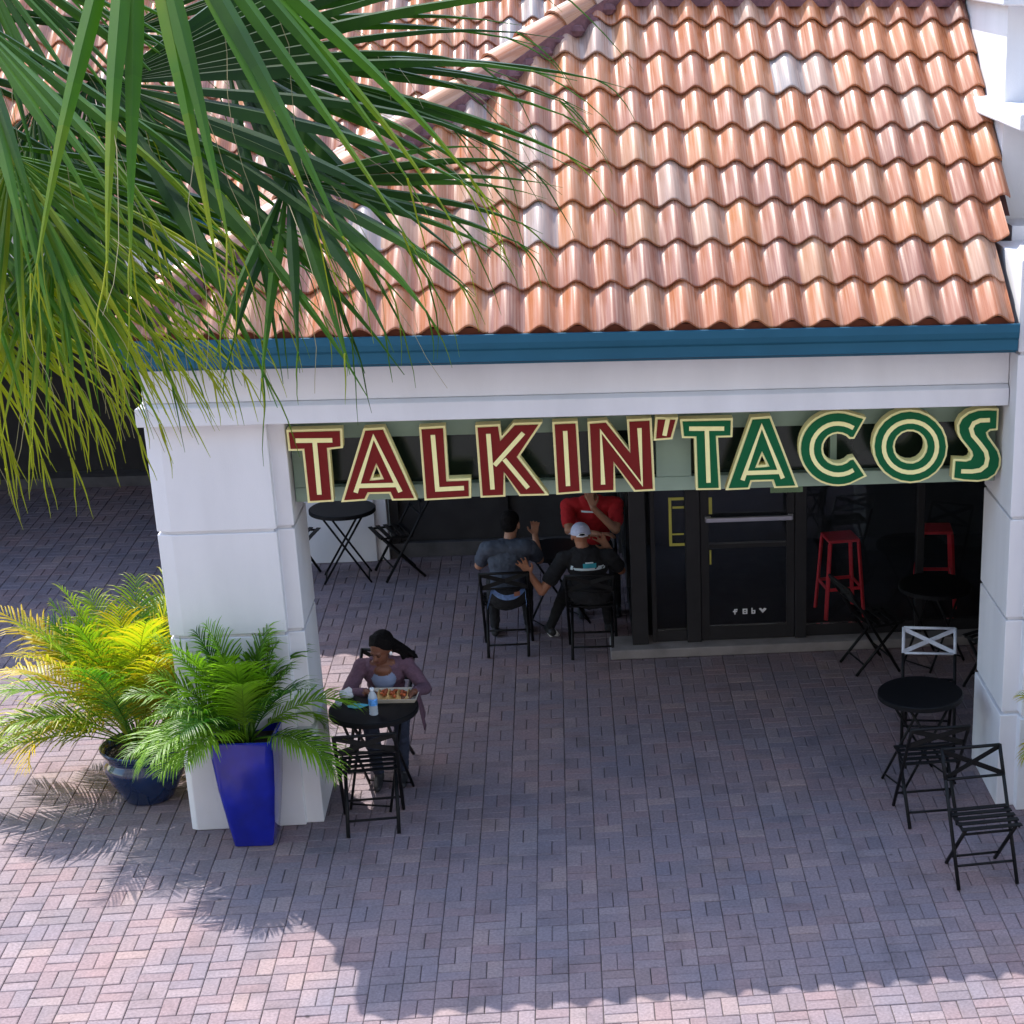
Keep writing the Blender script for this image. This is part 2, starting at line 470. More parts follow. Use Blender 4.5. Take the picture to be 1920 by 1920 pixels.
def cut_tile(M, cuts):
    """a tile sawn along vertical planes (co, no): what lies on the side of +no is removed"""
    bm = bmesh.new(); bm.from_mesh(TILE_ME)
    inv = M.inverted()
    for co, no in cuts:
        bmesh.ops.bisect_plane(bm, geom=bm.verts[:]+bm.edges[:]+bm.faces[:], plane_co=inv @ Vector(co), plane_no=(M.to_3x3().transposed() @ Vector(no)).normalized(), clear_outer=True)
    if not bm.faces: bm.free(); return None
    me = bpy.data.meshes.new('tile'); bm.to_mesh(me); bm.free()
    me.materials.clear(); me.materials.append(TILE)
    me.polygons.foreach_set('use_smooth', [True]*len(me.polygons)); me.set_sharp_from_angle(angle=rad(50))
    return me
def cap_mb(L=.42, r0=.125, r1=.105):
    mb = MB(); n = 12; vs = []
    for v, r, z in ((0, r0, 0), (L, r1, -.015)):
        for i in range(n+1):
            a = math.pi*(-.08+1.16*i/n); vs.append((-math.cos(a)*r, v, math.sin(a)*r*.95+z))
    for v, r, z in ((0, r0-.018, 0), (L, r1-.016, -.015)):
        for i in range(n+1):
            a = math.pi*(-.08+1.16*i/n); vs.append((-math.cos(a)*r, v, math.sin(a)*r*.95+z))
    k = n+1
    fs = [(i, i+1, k+i+1, k+i) for i in range(n)]+[(2*k+i, 2*k+i+1, i+1, i) for i in range(n)]+[(3*k+i, 3*k+i+1, 2*k+i+1, 2*k+i) for i in range(n)]
    mb.add(vs, fs)
    return mb
CAP_ME = cap_mb().mesh('hip_tile', TILE, True); CAP_ME.set_sharp_from_angle(angle=rad(50))

# ------------------------------------------------------------------ corner building
bld = thing('corner_building', 'white corner building with a clay tile hip roof over an open paved porch', 'building', (1.2, 1.47, 0))
Z1, Z2, Z3 = 2.197, 1.454, .733
JH = .011
def pier(parent, x0, x1, y0, y1, sub, ztop=2.953, flip=False, ledge=.035, name='pier'):
    """stucco pier in courses with recessed joints; sub = width of the set-back strip on the jamb side"""
    def plan(grow, plinth=False):
        s = .07
        a, b, g = x0, x1, grow
        if plinth: pts = [(a+.03, y0-.012), (b, y0-.012), (b, y0+.02), (b+sub+.012, y0+.02), (b+sub+.012, y1+.01), (a-.012, y1+.01), (a-.012, y0+.015)]
        else: pts = [(a+.10, y0), (b, y0), (b, y0+s), (b+sub, y0+s), (b+sub, y1), (a, y1), (a, y0+.03)]
        if g:
            cx, cy = (a+b+sub)/2, (y0+y1)/2
            pts = [(x+(-g if x > cx else g), y+(-g if y > cy else g)) for x, y in pts]
        if flip: pts = [(2*x0-x, y) for x, y in pts][::-1]
        return pts
    core = MB(); core.prism(plan(.022), 0, ztop-.02)
    p = wpart(name, core, parent, WHITE)
    lv = [0, Z3, Z2, Z1, ztop] if ztop < 3.2 else [0, Z3, Z2, Z1, 2.953, 3.70, ztop]
    for i in range(len(lv)-1):
        b = MB(); b.prism(plan(0, i == 0), lv[i]+(JH if i else .001), lv[i+1]-(JH if i < len(lv)-2 else 0))
        wpart('block', b, p, WHITE, bevel=.006)
    return p
pier(bld, 1.18, 1.962, 1.473, 2.163, .108)
# beam: upper face, lower proud band, ends
bm_ = MB()
bm_.box((1.215, 1.402, 3.10), (6.94, 2.10, 3.345))
wpart('beam', bm_, bld, WHITE, bevel=.006)
bm_ = MB(); 
bm_.add([(1.165, 1.362, 2.955), (6.938, 1.362, 2.955), (6.938, 2.12, 2.955), (1.165, 2.12, 2.955), (1.165, 1.362, 3.075), (6.938, 1.362, 3.075), (6.938, 2.12, 3.098), (1.165, 2.12, 3.098), (1.205, 1.400, 3.098), (6.938, 1.400, 3.098)],
        [(3, 2, 1, 0), (0, 1, 5, 4), (4, 5, 9, 8), (8, 9, 6, 7), (1, 2, 6, 9, 5), (2, 3, 7, 6), (3, 0, 4, 8, 7)])
wpart('beam_band', bm_, bld, WHITE, bevel=.005)
bm_ = MB(); bm_.box((1.215, 2.125, 2.957), (1.80, 7.40, 3.345))
wpart('side_beam', bm_, bld, WHITE, bevel=.006)
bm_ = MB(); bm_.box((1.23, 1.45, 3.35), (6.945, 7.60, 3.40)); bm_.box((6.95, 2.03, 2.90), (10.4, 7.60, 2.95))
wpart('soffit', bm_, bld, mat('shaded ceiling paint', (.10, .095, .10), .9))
# gutter: ogee in two bands, front and along the left eave
def gutter(y, x0, x1, side=None):
    pr = [(.30, 3.36), (.085, 3.36), (.085, 3.375), (.035, 3.385), (.030, 3.46), (.012, 3.475), (0, 3.515), (0, 3.568), (.012, 3.572), (.012, 3.555), (.30, 3.545)]
    return pr
gp = gutter(0, 0, 0)
g = MB()
k = len(gp); vs = []
GX0, GX1 = 1.150, 6.925
vs = [(GX0+d, 1.095+d, z) for d, z in gp]+[(GX1, 1.095+d, z) for d, z in gp]
g.add(vs, [(i, k+i, k+(i+1) % k, (i+1) % k) for i in range(k)]+[tuple(range(k, 2*k))])
vs = [(GX0+d, 1.095+d, z) for d, z in gp]+[(GX0+d, 7.0, z) for d, z in gp]
g.add(vs, [((i+1) % k, k+(i+1) % k, k+i, i) for i in range(k)]+[tuple(range(2*k-1, k-1, -1))])
wpart('gutter', g, bld, BLUE, bevel=.004)
# roof deck
EY, EZ = 1.17, 3.575
HX = 1.17
HK = .85                                            # plan slope of the hip
T35 = math.tan(SL); TLf = HK*T35
RY = 3.90; RZ = EZ+(RY-EY)*T35; RX = HX+(RY-EY)/HK
XR = 6.90
rd = MB()
d = -.035
rd.add([(HX, EY, EZ+d), (XR, EY, EZ+d), (XR, RY, RZ+d), (RX, RY, RZ+d), (HX, 2*RY-EY, EZ+d), (XR, 2*RY-EY, EZ+d),
        (HX, EY, EZ-.2), (XR, EY, EZ-.2), (XR, 2*RY-EY, EZ-.2), (HX, 2*RY-EY, EZ-.2)],
       [(0, 1, 2, 3), (0, 3, 4), (4, 3, 2, 5), (6, 9, 8, 7), (0, 6, 7, 1), (4, 9, 6, 0), (5, 8, 9, 4), (1, 7, 8, 5, 2)])
zz0 = EZ+(2.03-EY)*T35-.037
rd.add([(6.89, 2.03, zz0), (7.05, 2.03, zz0), (7.05, RY, RZ-.037), (6.89, RY, RZ-.037), (7.05, 2*RY-EY, EZ-.037), (6.89, 2*RY-EY, EZ-.037)], [(0, 1, 2, 3), (3, 2, 4, 5)])
rd.box((1.25, 6.4, 3.42), (8.2, 7.5, 3.50))  # unseen slab added between the roofs, keeps sun off the porch floor
roof = wpart('roof', rd, bld, DECK)
U, V = Vector((1, 0, 0)), Vector((0, math.cos(SL), math.sin(SL)))
hipn = Vector((-(RY-EY), RX-HX, 0)).normalized()   # points to the left slope
nt_ = 0
c0 = 4.257                                          # crest line measured on the slope
rr = random.Random(5)
XW = 7.05                                           # beyond the pier the slope runs on to the tower wall
for r in range(9):
    s = -.045+TE*r
    xl = 6.905 if r < 2 else (6.975 if r == 2 else XW)
    for q in range(-14, 14):
        cx = c0+q*TW
        if cx-TW/2 > xl-.03 or cx < HX-.1: continue
        o = Vector((cx+rr.uniform(-.004, .004), EY, EZ))+V*(s+rr.uniform(-.007, .007))
        M = frame(o, U+Vector((0, rr.uniform(-.012, .012), rr.uniform(-.012, .012))), V)
        cor = [M @ Vector((a*TW/2, b, 0)) for a in (-1, 1) for b in (0, TL)]
        out = [(c_-Vector((HX, EY, 0))).dot(hipn) > 0 for c_ in cor]
        if all(out): continue
        cuts = []
        if any(out): cuts.append(((HX, EY, EZ), hipn))
        if r == 8: cuts.append(((0, RY-.02, 0), (0, 1, 0)))
        if cx+TW/2+.01 > xl: cuts.append(((xl, 0, 0), (1, 0, 0)))
        me = cut_tile(M, cuts) if cuts else TILE_ME
        if me is None: continue
        t = obj('tile', me, roof); t.matrix_world = M; nt_ += 1
# left slope
SLL = math.atan(TLf)
U2, V2 = Vector((0, -1, 0)), Vector((math.cos(SLL), 0, math.sin(SLL)))
for r in range(10):
    s = -.045+TE*r
    for q in range(0, 26):
        cy = EY+.12+q*TW
        o = Vector((HX, cy, EZ))+V2*s
        if o.x > RX or cy > 2*RY-EY-.1 : continue
        M = frame(o, U2, V2)
        cor = [M @ Vector((a*TW/2, b, 0)) for a in (-1, 1) for b in (0, TL)]
        out = [(p-Vector((HX, EY, 0))).dot(hipn) < 0 for p in cor]
        h2 = Vector((-(RY-EY), -(RX-HX), 0)).normalized()
        ou2 = [(p-Vector((HX, 2*RY-EY, 0))).dot(h2) < 0 for p in cor]
        if all(out) or all(ou2): continue
        cuts = []
        if any(out): cuts.append(((HX, EY, EZ), -hipn))
        if any(ou2): cuts.append(((HX, 2*RY-EY, EZ), -h2))
        me = cut_tile(M, cuts) if cuts else TILE_ME
        if me is None or not in_view(*o): continue
        t = obj('tile', me, roof); t.matrix_world = M
# hip, ridge and mortar bedding
hv = Vector((RX-HX, RY-EY, RZ-EZ)); hl = hv.length; hv.normalize()
hu = hv.cross(Vector((0, 0, 1))).normalized()
mo = MB(); mo.bar(Vector((HX, EY, EZ))+hv*.15+Vector((0, 0, .03)), Vector((HX, EY, EZ))+hv*hl+Vector((0, 0, .03)), .25, .12)
mo.bar((RX, RY, RZ+.03), (7.05, RY, RZ+.03), .26, .12)
for r in range(1, 9):                               # rough mortar lumps filling the tile ends along the hip
    for e in range(3):
        p = Vector((HX, EY, EZ))+hv*(hl*(r+e/3)/9)+Vector((.08, -.07, .02))
        mo.ball(p, (.075, .06, .05), 8)
wpart('mortar_bedding', mo, roof, MORTAR)
for i in range(int(hl/.33)+1):
    o = Vector((HX, EY, EZ))+hv*(.08+.33*i)+Vector((0, 0, .085))
    t = obj('hip_tile', CAP_ME, roof); t.matrix_world = frame(o, hu, hv)
for i in range(8):
    t = obj('ridge_tile', CAP_ME, roof); t.matrix_world = frame((RX+.1+.33*i, RY, RZ+.085), (0, -1, 0), (1, 0, 0))
# dark closures under the first row
cl = MB()
for q in range(-14, 12):
    cx = c0+q*TW
    if HX < cx < XR-.05: cl.box((cx-.085, EY-.02, EZ-.03), (cx+.085, EY+.0, EZ+.03))
wpart('eave_closure', cl, roof, mat('clay closure', (.20, .055, .03), .9))

# ------------------------------------------------------------------ storefront under the porch
SY = 4.60
sill = MB(); sill.box((4.22, 4.43, 0.002), (10.1, 4.80, .088)); wpart('sill', sill, bld, CONC, bevel=.01)
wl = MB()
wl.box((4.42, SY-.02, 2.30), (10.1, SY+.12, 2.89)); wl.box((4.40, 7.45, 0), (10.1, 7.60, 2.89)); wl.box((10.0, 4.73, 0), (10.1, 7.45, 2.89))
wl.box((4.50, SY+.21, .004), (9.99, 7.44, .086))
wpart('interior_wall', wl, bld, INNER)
sf = MB()
for x0, x1, y0 in ((4.42, 4.56, SY-.05), (4.60, 4.64, SY), (4.905, 5.03, SY-.04), (5.865, 5.965, SY-.04), (6.955, 7.02, SY-.02), (8.5, 8.6, SY), (9.9, 9.99, SY)):
    sf.box((x0, y0, .089), (x1, SY+.08, 2.30))
for x0, x1 in ((4.64, 4.905), (5.965, 6.955), (7.02, 8.5), (8.6, 9.9)):
    sf.box((x0, SY+.004, .089), (x1, SY+.072, .19)); sf.box((x0, SY+.004, 2.18), (x1, SY+.072, 2.298))
for y0, y1 in ((5.95, 6.05), (7.30, 7.42)): sf.box((4.424, y0, .004), (4.50, y1, 3.34))
sf.box((4.43, 4.69, .004), (4.49, 7.30, .14)); sf.box((4.43, 4.69, 2.2), (4.49, 7.30, 3.34))
fr = wpart('storefront_frame', sf, bld, DARK, bevel=.004)
for x0, x1 in ((4.642, 4.903), (5.967, 6.953), (7.022, 8.498), (8.602, 9.898)):
    pn = MB(); pn.box((x0, SY+.03, .192), (x1, SY+.042, 2.178)); wpart('window_pane', pn, fr, GLASS)
for y0, y1 in ((4.69, 5.945), (6.055, 7.295)):
    pn = MB(); pn.box((4.452, y0, .142), (4.464, y1, 2.198)); wpart('window_pane', pn, fr, GLASS)
dr = MB()
for a, b in (((5.035, .095), (5.105, 2.25)), ((5.79, .095), (5.86, 2.25)), ((5.105, .095), (5.79, .22)), ((5.105, 2.13), (5.79, 2.25))):
    dr.box((a[0], SY-.02, a[1]), (b[0], SY+.025, b[1]))
dr.box((5.106, SY-.012, .945), (5.789, SY+.017, .985))
door = wpart('door', dr, bld, DARK, bevel=.003)
pn = MB(); pn.box((5.107, SY-.004, .222), (5.788, SY+.008, .944)); pn.box((5.107, SY-.004, .986), (5.788, SY+.008, 2.128)); wpart('pane', pn, door, GLASS)
hb = MB(); hb.box((5.08, SY-.085, 1.205), (5.835, SY-.055, 1.245)); hb.box((5.075, SY-.055, 1.20), (5.125, SY-.021, 1.25)); hb.box((5.80, SY-.055, 1.20), (5.845, SY-.021, 1.25))
wpart('push_bar', hb, door, STEEL, bevel=.004)
# small white marks low on the door glass
WPRINT = mat('white vinyl', (.85, .85, .85), .5, var=.02)
YPRINT = mat('yellow vinyl', (.55, .50, .08), .5, var=.1)
ic = MB(); yy0, yy1 = SY-.0075, SY-.0055
def rc(x0, z0, x1, z1): ic.box((x0, yy0, z0), (x1, yy1, z1))
bx, bz = 5.325, .325
rc(bx, bz, bx+.012, bz+.05); rc(bx+.013, bz+.038, bx+.03, bz+.05); rc(bx-.012, bz+.022, bx-.001, bz+.033); rc(bx+.013, bz+.022, bx+.026, bz+.033)
bx = 5.40
rc(bx, bz, bx+.010, bz+.05); rc(bx+.032, bz, bx+.042, bz+.05); rc(bx+.011, bz, bx+.031, bz+.01); rc(bx+.011, bz+.04, bx+.031, bz+.05); rc(bx+.015, bz+.018, bx+.027, bz+.031)
bx = 5.478
rc(bx, bz, bx+.011, bz+.055); rc(bx+.012, bz, bx+.034, bz+.011); rc(bx+.024, bz+.012, bx+.035, bz+.034); rc(bx+.012, bz+.024, bx+.023, bz+.034)
bx = 5.545
vs = [(bx, yy0, bz+.045), (bx+.018, yy0, bz+.052), (bx+.032, yy0, bz+.036), (bx+.048, yy0, bz+.052), (bx+.07, yy0, bz+.042), (bx+.034, yy0, bz+.004)]
ic.add(vs+[(x, yy1, z) for x, y, z in vs], [(0, 5, 4, 3, 2, 1), (6, 7, 8, 9, 10, 11)]+[(i, (i+1) % 6, 6+(i+1) % 6, 6+i) for i in range(6)])
wpart('door_marks', ic, door, WPRINT)
ye = MB()
def ry(x0, z0, x1, z1, y=SY+.028): ye.box((x0, y-.002, z0), (x1, y, z1))
ry(4.765, .97, 4.79, 1.41); ry(4.791, 1.385, 4.90, 1.41); ry(4.791, .97, 4.90, .995); ry(4.791, 1.07, 4.895, 1.085); ry(4.80, 1.31, 4.90, 1.33)
wpart('yellow_decal', ye, fr, YPRINT)
ye = MB(); ry(5.112, 1.26, 5.14, 1.41, SY-.0055); ry(5.112, .80, 5.128, .93, SY-.0055)
wpart('yellow_strip', ye, door, YPRINT)

# ------------------------------------------------------------------ tower at the right
tow = thing('tower', 'tall white stucco tower with a string course at the right end of the tile roof', 'building', (7.4, 1.2, 0))
pier(tow, 7.84, 8.62, 1.115, 2.02, .116, ztop=4.25, flip=True) if False else None
def rpier():
    def plan(g, plinth=False):
        x0, x1 = (6.944, 8.6)
        if plinth: pts = [(6.932, 1.175), (7.06, 1.175), (7.06, 1.085), (8.6, 1.085), (8.6, 2.03), (6.932, 2.03)]
        else: pts = [(6.944, 1.187), (7.065, 1.187), (7.065, 1.10), (8.6, 1.10), (8.6, 2.02), (6.944, 2.02)]
        if g: pts = [(x+(g if x < 7.5 else -g), y+(g if y < 1.6 else -g)) for x, y in pts]
        return pts
    c = MB(); c.prism(plan(.022), 0, 3.94); p = wpart('pier', c, tow, WHITE)
    lv = [0, Z3, Z2, Z1, 3.35, 3.97]
    for i in range(5):
        b = MB(); b.prism(plan(0, i == 0), lv[i]+(JH if i else .001), lv[i+1]-(JH if i < 4 else 0)); wpart('block', b, p, WHITE, bevel=.006)
rpier()
tw = MB(); tw.box((7.06, 2.38, 2.96), (10.5, 6.8, 9.0)); tw.box((7.07, 2.025, 2.962), (10.4, 2.379, 4.07)); 
wpart('tower_wall', tw, tow, WHITE)
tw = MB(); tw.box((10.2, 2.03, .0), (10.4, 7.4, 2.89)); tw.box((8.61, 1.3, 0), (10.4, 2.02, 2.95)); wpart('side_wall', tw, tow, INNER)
lg = MB(); lg.box((6.95, 1.44, 4.765), (10.6, 6.9, 4.875)); wpart('string_course', lg, tow, WHITE, bevel=.012)
lg = MB(); lg.box((6.97, 2.15, 5.52), (10.6, 6.9, 5.8)); wpart('cornice', lg, tow, WHITE, bevel=.012)

# ------------------------------------------------------------------ wing behind, left
wing = thing('rear_building', 'white building behind with a tile roof and a dark shaded walkway', 'building', (1.2, 7.47, 0))
pier(wing, 1.18, 1.962, 7.473, 8.163, .108)
pier(wing, -4.6, -3.8, 7.473, 8.163, .108)
w_ = MB(); w_.box((-9, 7.402, 2.957), (8.2, 8.1, 3.345)); wpart('beam', w_, wing, WHITE)
w_ = MB(); vs = [(-9, 7.095+dd, z) for dd, z in gp]+[(8.2, 7.095+dd, z) for dd, z in gp]
w_.add(vs, [(i, k+i, k+(i+1) % k, (i+1) % k) for i in range(k)]); wpart('gutter', w_, wing, BLUE)
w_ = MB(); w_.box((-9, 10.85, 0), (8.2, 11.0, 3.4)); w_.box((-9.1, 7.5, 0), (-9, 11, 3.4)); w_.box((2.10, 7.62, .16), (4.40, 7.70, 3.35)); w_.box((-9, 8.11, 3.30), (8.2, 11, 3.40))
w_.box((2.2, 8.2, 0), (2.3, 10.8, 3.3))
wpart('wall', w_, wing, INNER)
w_ = MB(); w_.box((-9, 10.55, .002), (2.2, 10.84, .12)); w_.box((2.09, 7.55, .002), (4.38, 7.72, .15)); wpart('sill', w_, wing, mat('dark concrete', (.09, .085, .09), .9, var=.25, scale=6, bump=.2))  # darker concrete than the front sill
for x in (-7, -5, -3, -1, 1): w_ = MB(); w_.box((x, 10.76, .121), (x+.1, 10.849, 3.28)); wpart('mullion', w_, wing, DARK)
for x in (2.1, 3.2, 4.28): w_ = MB(); w_.box((x, 7.57, .152), (x+.09, 7.619, 3.3)); wpart('mullion', w_, wing, DARK)
w_ = MB(); w_.add([(-9, 7.17, EZ-.035), (8.2, 7.17, EZ-.035), (8.2, 9.9, RZ-.035), (-9, 9.9, RZ-.035), (8.2, 12.7, EZ), (-9, 12.7, EZ)], [(0, 1, 2, 3), (3, 2, 4, 5)])
wroof = wpart('roof', w_, wing, DECK)
far = MB(); nw = 0
cand = []
for r in range(9):
    for q in range(-40, 18):
        cx = c0-.05+q*TW
        o = Vector((cx, 7.17, EZ))+V*(-.045+TE*r)
        cand.append((in_view(*o) and cx < 4.6, r, o))
for seen, r, o in cand:
    M = frame(o, U, V)
    if r == 8: M = frame(o+Vector((0, 0, .0)), U, V)
    if seen and nw < 300:
        t = obj('tile', TILE_ME, wroof); t.matrix_world = M; nw += 1
    elif not seen: tile_mb(far, M, rr.random(), 8)
tag(wpart('tiles', far, wroof, TILE_A, True), kind='stuff')
for i in range(40):
    x = -8.4+.33*i
    if in_view(x, 9.9, RZ) or True:
        t = obj('ridge_tile', CAP_ME, wroof); t.matrix_world = frame((x, 9.9, RZ+.085), (0, -1, 0), (1, 0, 0))

# ------------------------------------------------------------------ channel letter sign
LETTERS = [
    ('T', 'red', [(2.085, 2.88), (2.447, 2.88), (2.441, 2.747), (2.352, 2.739), (2.35, 2.379), (2.18, 2.374), (2.176, 2.737), (2.087, 2.737)],
     [],
     [[(2.141, 2.809), (2.378, 2.805)], [(2.263, 2.805), (2.262, 2.434)]]),
    ('A', 'red', [(2.585, 2.876), (2.722, 2.881), (2.903, 2.372), (2.735, 2.373), (2.719, 2.422), (2.588, 2.423), (2.564, 2.379), (2.397, 2.372)],
     [[(2.65, 2.611), (2.674, 2.537), (2.619, 2.533)]],
     [[(2.5, 2.44), (2.647, 2.821), (2.795, 2.435)], [(2.525, 2.486), (2.778, 2.485)]]),
    ('L', 'red', [(2.948, 2.875), (3.121, 2.881), (3.119, 2.511), (3.268, 2.513), (3.262, 2.374), (2.95, 2.366)],
     [],
     [[(3.036, 2.823), (3.041, 2.445), (3.219, 2.449)]]),
    ('K', 'red', [(3.318, 2.878), (3.483, 2.882), (3.489, 2.797), (3.573, 2.887), (3.767, 2.888), (3.6, 2.652), (3.786, 2.376), (3.586, 2.377), (3.496, 2.533), (3.492, 2.376), (3.325, 2.374)],
     [],
     [[(3.402, 2.82), (3.409, 2.433)], [(3.635, 2.82), (3.431, 2.601)], [(3.498, 2.642), (3.648, 2.435)]]),
    ('I', 'red', [(3.83, 2.886), (4.001, 2.889), (4.011, 2.387), (3.836, 2.378)],
     [],
     [[(3.914, 2.826), (3.918, 2.441)]]),
    ('N', 'red', [(4.066, 2.882), (4.197, 2.889), (4.341, 2.678), (4.331, 2.891), (4.499, 2.895), (4.51, 2.386), (4.366, 2.382), (4.239, 2.579), (4.24, 2.386), (4.071, 2.385)],
     [],
     [[(4.156, 2.444), (4.153, 2.819), (4.421, 2.436), (4.414, 2.832)]]),
    ('apostrophe', 'red', [(4.526, 2.902), (4.68, 2.895), (4.636, 2.745), (4.508, 2.738)],
     [],
     [[(4.609, 2.894), (4.582, 2.775)]]),
    ('T', 'green', [(4.691, 2.883), (5.052, 2.881), (5.047, 2.748), (4.948, 2.748), (4.964, 2.378), (4.791, 2.38), (4.786, 2.748), (4.702, 2.751)],
     [],
     [[(4.751, 2.819), (4.99, 2.813)], [(4.871, 2.816), (4.878, 2.434)]]),
    ('A', 'green', [(5.175, 2.882), (5.313, 2.888), (5.503, 2.378), (5.335, 2.377), (5.319, 2.427), (5.179, 2.427), (5.162, 2.375), (4.996, 2.373)],
     [[(5.25, 2.612), (5.28, 2.546), (5.222, 2.542)]],
     [[(5.113, 2.444), (5.248, 2.824), (5.393, 2.449)], [(5.134, 2.495), (5.379, 2.496)]]),
    ('C', 'green', [(5.973, 2.86), (5.864, 2.895), (5.822, 2.907), (5.779, 2.912), (5.736, 2.91), (5.694, 2.902), (5.654, 2.887), (5.618, 2.867), (5.585, 2.841), (5.557, 2.81), (5.535, 2.775), (5.518, 2.737), (5.508, 2.696), (5.505, 2.654), (5.508, 2.612), (5.519, 2.571), (5.536, 2.531), (5.559, 2.494), (5.587, 2.461), (5.621, 2.432), (5.658, 2.409), (5.699, 2.392), (5.741, 2.381), (5.785, 2.377), (5.828, 2.379), (5.87, 2.389), (5.985, 2.443), (5.894, 2.582), (5.858, 2.575), (5.835, 2.554), (5.806, 2.542), (5.775, 2.54), (5.744, 2.547), (5.716, 2.563), (5.694, 2.588), (5.68, 2.617), (5.675, 2.649), (5.679, 2.681), (5.693, 2.71), (5.714, 2.733), (5.742, 2.747), (5.772, 2.753), (5.804, 2.748), (5.833, 2.735), (5.856, 2.713), (5.892, 2.713)],
     [],
     [[(5.883, 2.792), (5.85, 2.81), (5.815, 2.822), (5.779, 2.827), (5.743, 2.826), (5.707, 2.817), (5.675, 2.801), (5.647, 2.779), (5.624, 2.752), (5.606, 2.721), (5.596, 2.687), (5.593, 2.652), (5.596, 2.616), (5.607, 2.581), (5.625, 2.549), (5.649, 2.52), (5.678, 2.496), (5.711, 2.479), (5.746, 2.467), (5.783, 2.463), (5.82, 2.466), (5.855, 2.476), (5.887, 2.493)]]),
    ('O', 'green', [(6.553, 2.64), (6.546, 2.571), (6.521, 2.508), (6.48, 2.454), (6.425, 2.414), (6.361, 2.389), (6.292, 2.382), (6.222, 2.394), (6.157, 2.422), (6.1, 2.466), (6.057, 2.522), (6.029, 2.587), (6.019, 2.655), (6.027, 2.723), (6.052, 2.785), (6.093, 2.838), (6.147, 2.877), (6.21, 2.902), (6.278, 2.909), (6.347, 2.898), (6.412, 2.87), (6.468, 2.827), (6.513, 2.772), (6.541, 2.708)],
     [[(6.394, 2.644), (6.388, 2.607), (6.37, 2.575), (6.342, 2.551), (6.307, 2.539), (6.269, 2.541), (6.233, 2.555), (6.203, 2.58), (6.184, 2.613), (6.176, 2.651), (6.182, 2.687), (6.2, 2.719), (6.228, 2.743), (6.263, 2.755), (6.301, 2.754), (6.337, 2.74), (6.366, 2.715), (6.386, 2.682)]],
     [[(6.473, 2.642), (6.47, 2.604), (6.459, 2.568), (6.44, 2.535), (6.415, 2.507), (6.384, 2.485), (6.348, 2.471), (6.309, 2.464), (6.27, 2.465), (6.231, 2.474), (6.195, 2.491), (6.162, 2.515), (6.136, 2.544), (6.115, 2.578), (6.102, 2.615), (6.098, 2.653), (6.101, 2.691), (6.112, 2.726), (6.131, 2.759), (6.157, 2.786), (6.188, 2.808), (6.223, 2.822), (6.261, 2.829), (6.3, 2.828), (6.338, 2.819), (6.375, 2.803), (6.407, 2.779), (6.434, 2.75), (6.455, 2.717), (6.468, 2.68), (6.473, 2.642)]]),
    ('S', 'green', [(6.905, 2.898), (6.826, 2.904), (6.756, 2.902), (6.686, 2.88), (6.638, 2.843), (6.613, 2.792), (6.618, 2.732), (6.642, 2.682), (6.688, 2.627), (6.714, 2.593), (6.72, 2.569), (6.71, 2.549), (6.684, 2.541), (6.596, 2.549), (6.589, 2.402), (6.676, 2.385), (6.776, 2.377), (6.848, 2.387), (6.904, 2.424), (6.933, 2.486), (6.936, 2.544), (6.917, 2.602), (6.88, 2.653), (6.842, 2.705), (6.834, 2.729), (6.85, 2.743), (6.904, 2.746)],
     [],
     [[(6.841, 2.823), (6.773, 2.822), (6.728, 2.803), (6.71, 2.765), (6.726, 2.715), (6.78, 2.653), (6.822, 2.597), (6.835, 2.547), (6.826, 2.496), (6.787, 2.465), (6.73, 2.457), (6.651, 2.461)]]),
]
sign = thing('shop_sign', 'red and green channel letters with cream outlines hung under the white beam', 'sign', (4.5, 1.7, 2.33))
sg = MB(); 
sg.box((2.075, 1.70, 2.765), (6.94, 1.78, 2.95)); sg.box((2.075, 1.70, 2.325), (6.94, 1.78, 2.425))
sg.box((2.075, 1.702, 2.426), (2.20, 1.778, 2.764)); sg.box((4.53, 1.702, 2.426), (4.775, 1.778, 2.764)); sg.box((6.86, 1.702, 2.426), (6.938, 1.778, 2.764))
for x in (3.35, 5.75): sg.box((x, 1.704, 2.426), (x+.05, 1.776, 2.764))
wpart('frame', sg, sign, MINT, bevel=.004)
sg = MB(); sg.box((2.08, 1.785, 2.33), (6.935, 1.80, 2.945)); wpart('back_panel', sg, sign, mat('dark green tinted panel', (.008, .018, .012), .18, var=.3, scale=1.5))
def area(p): return sum(p[i][0]*p[(i+1) % len(p)][1]-p[(i+1) % len(p)][0]*p[i][1] for i in range(len(p)))/2
def offset(poly, d):
    """move every edge inward by d (outward if negative), mitred"""
    p = poly if area(poly) > 0 else poly[::-1]
    n = len(p); out = []
    for i in range(n):
        a, b, c = Vector(p[i-1]), Vector(p[i]), Vector(p[(i+1) % n])
        e1, e2 = (b-a).normalized(), (c-b).normalized()
        n1, n2 = Vector((-e1.y, e1.x)), Vector((-e2.y, e2.x))
        m = (n1+n2)
        m = m/max(.35, m.dot(n1)) if m.length > 1e-6 else n1
        out.append(tuple(b+m*d))
    return out
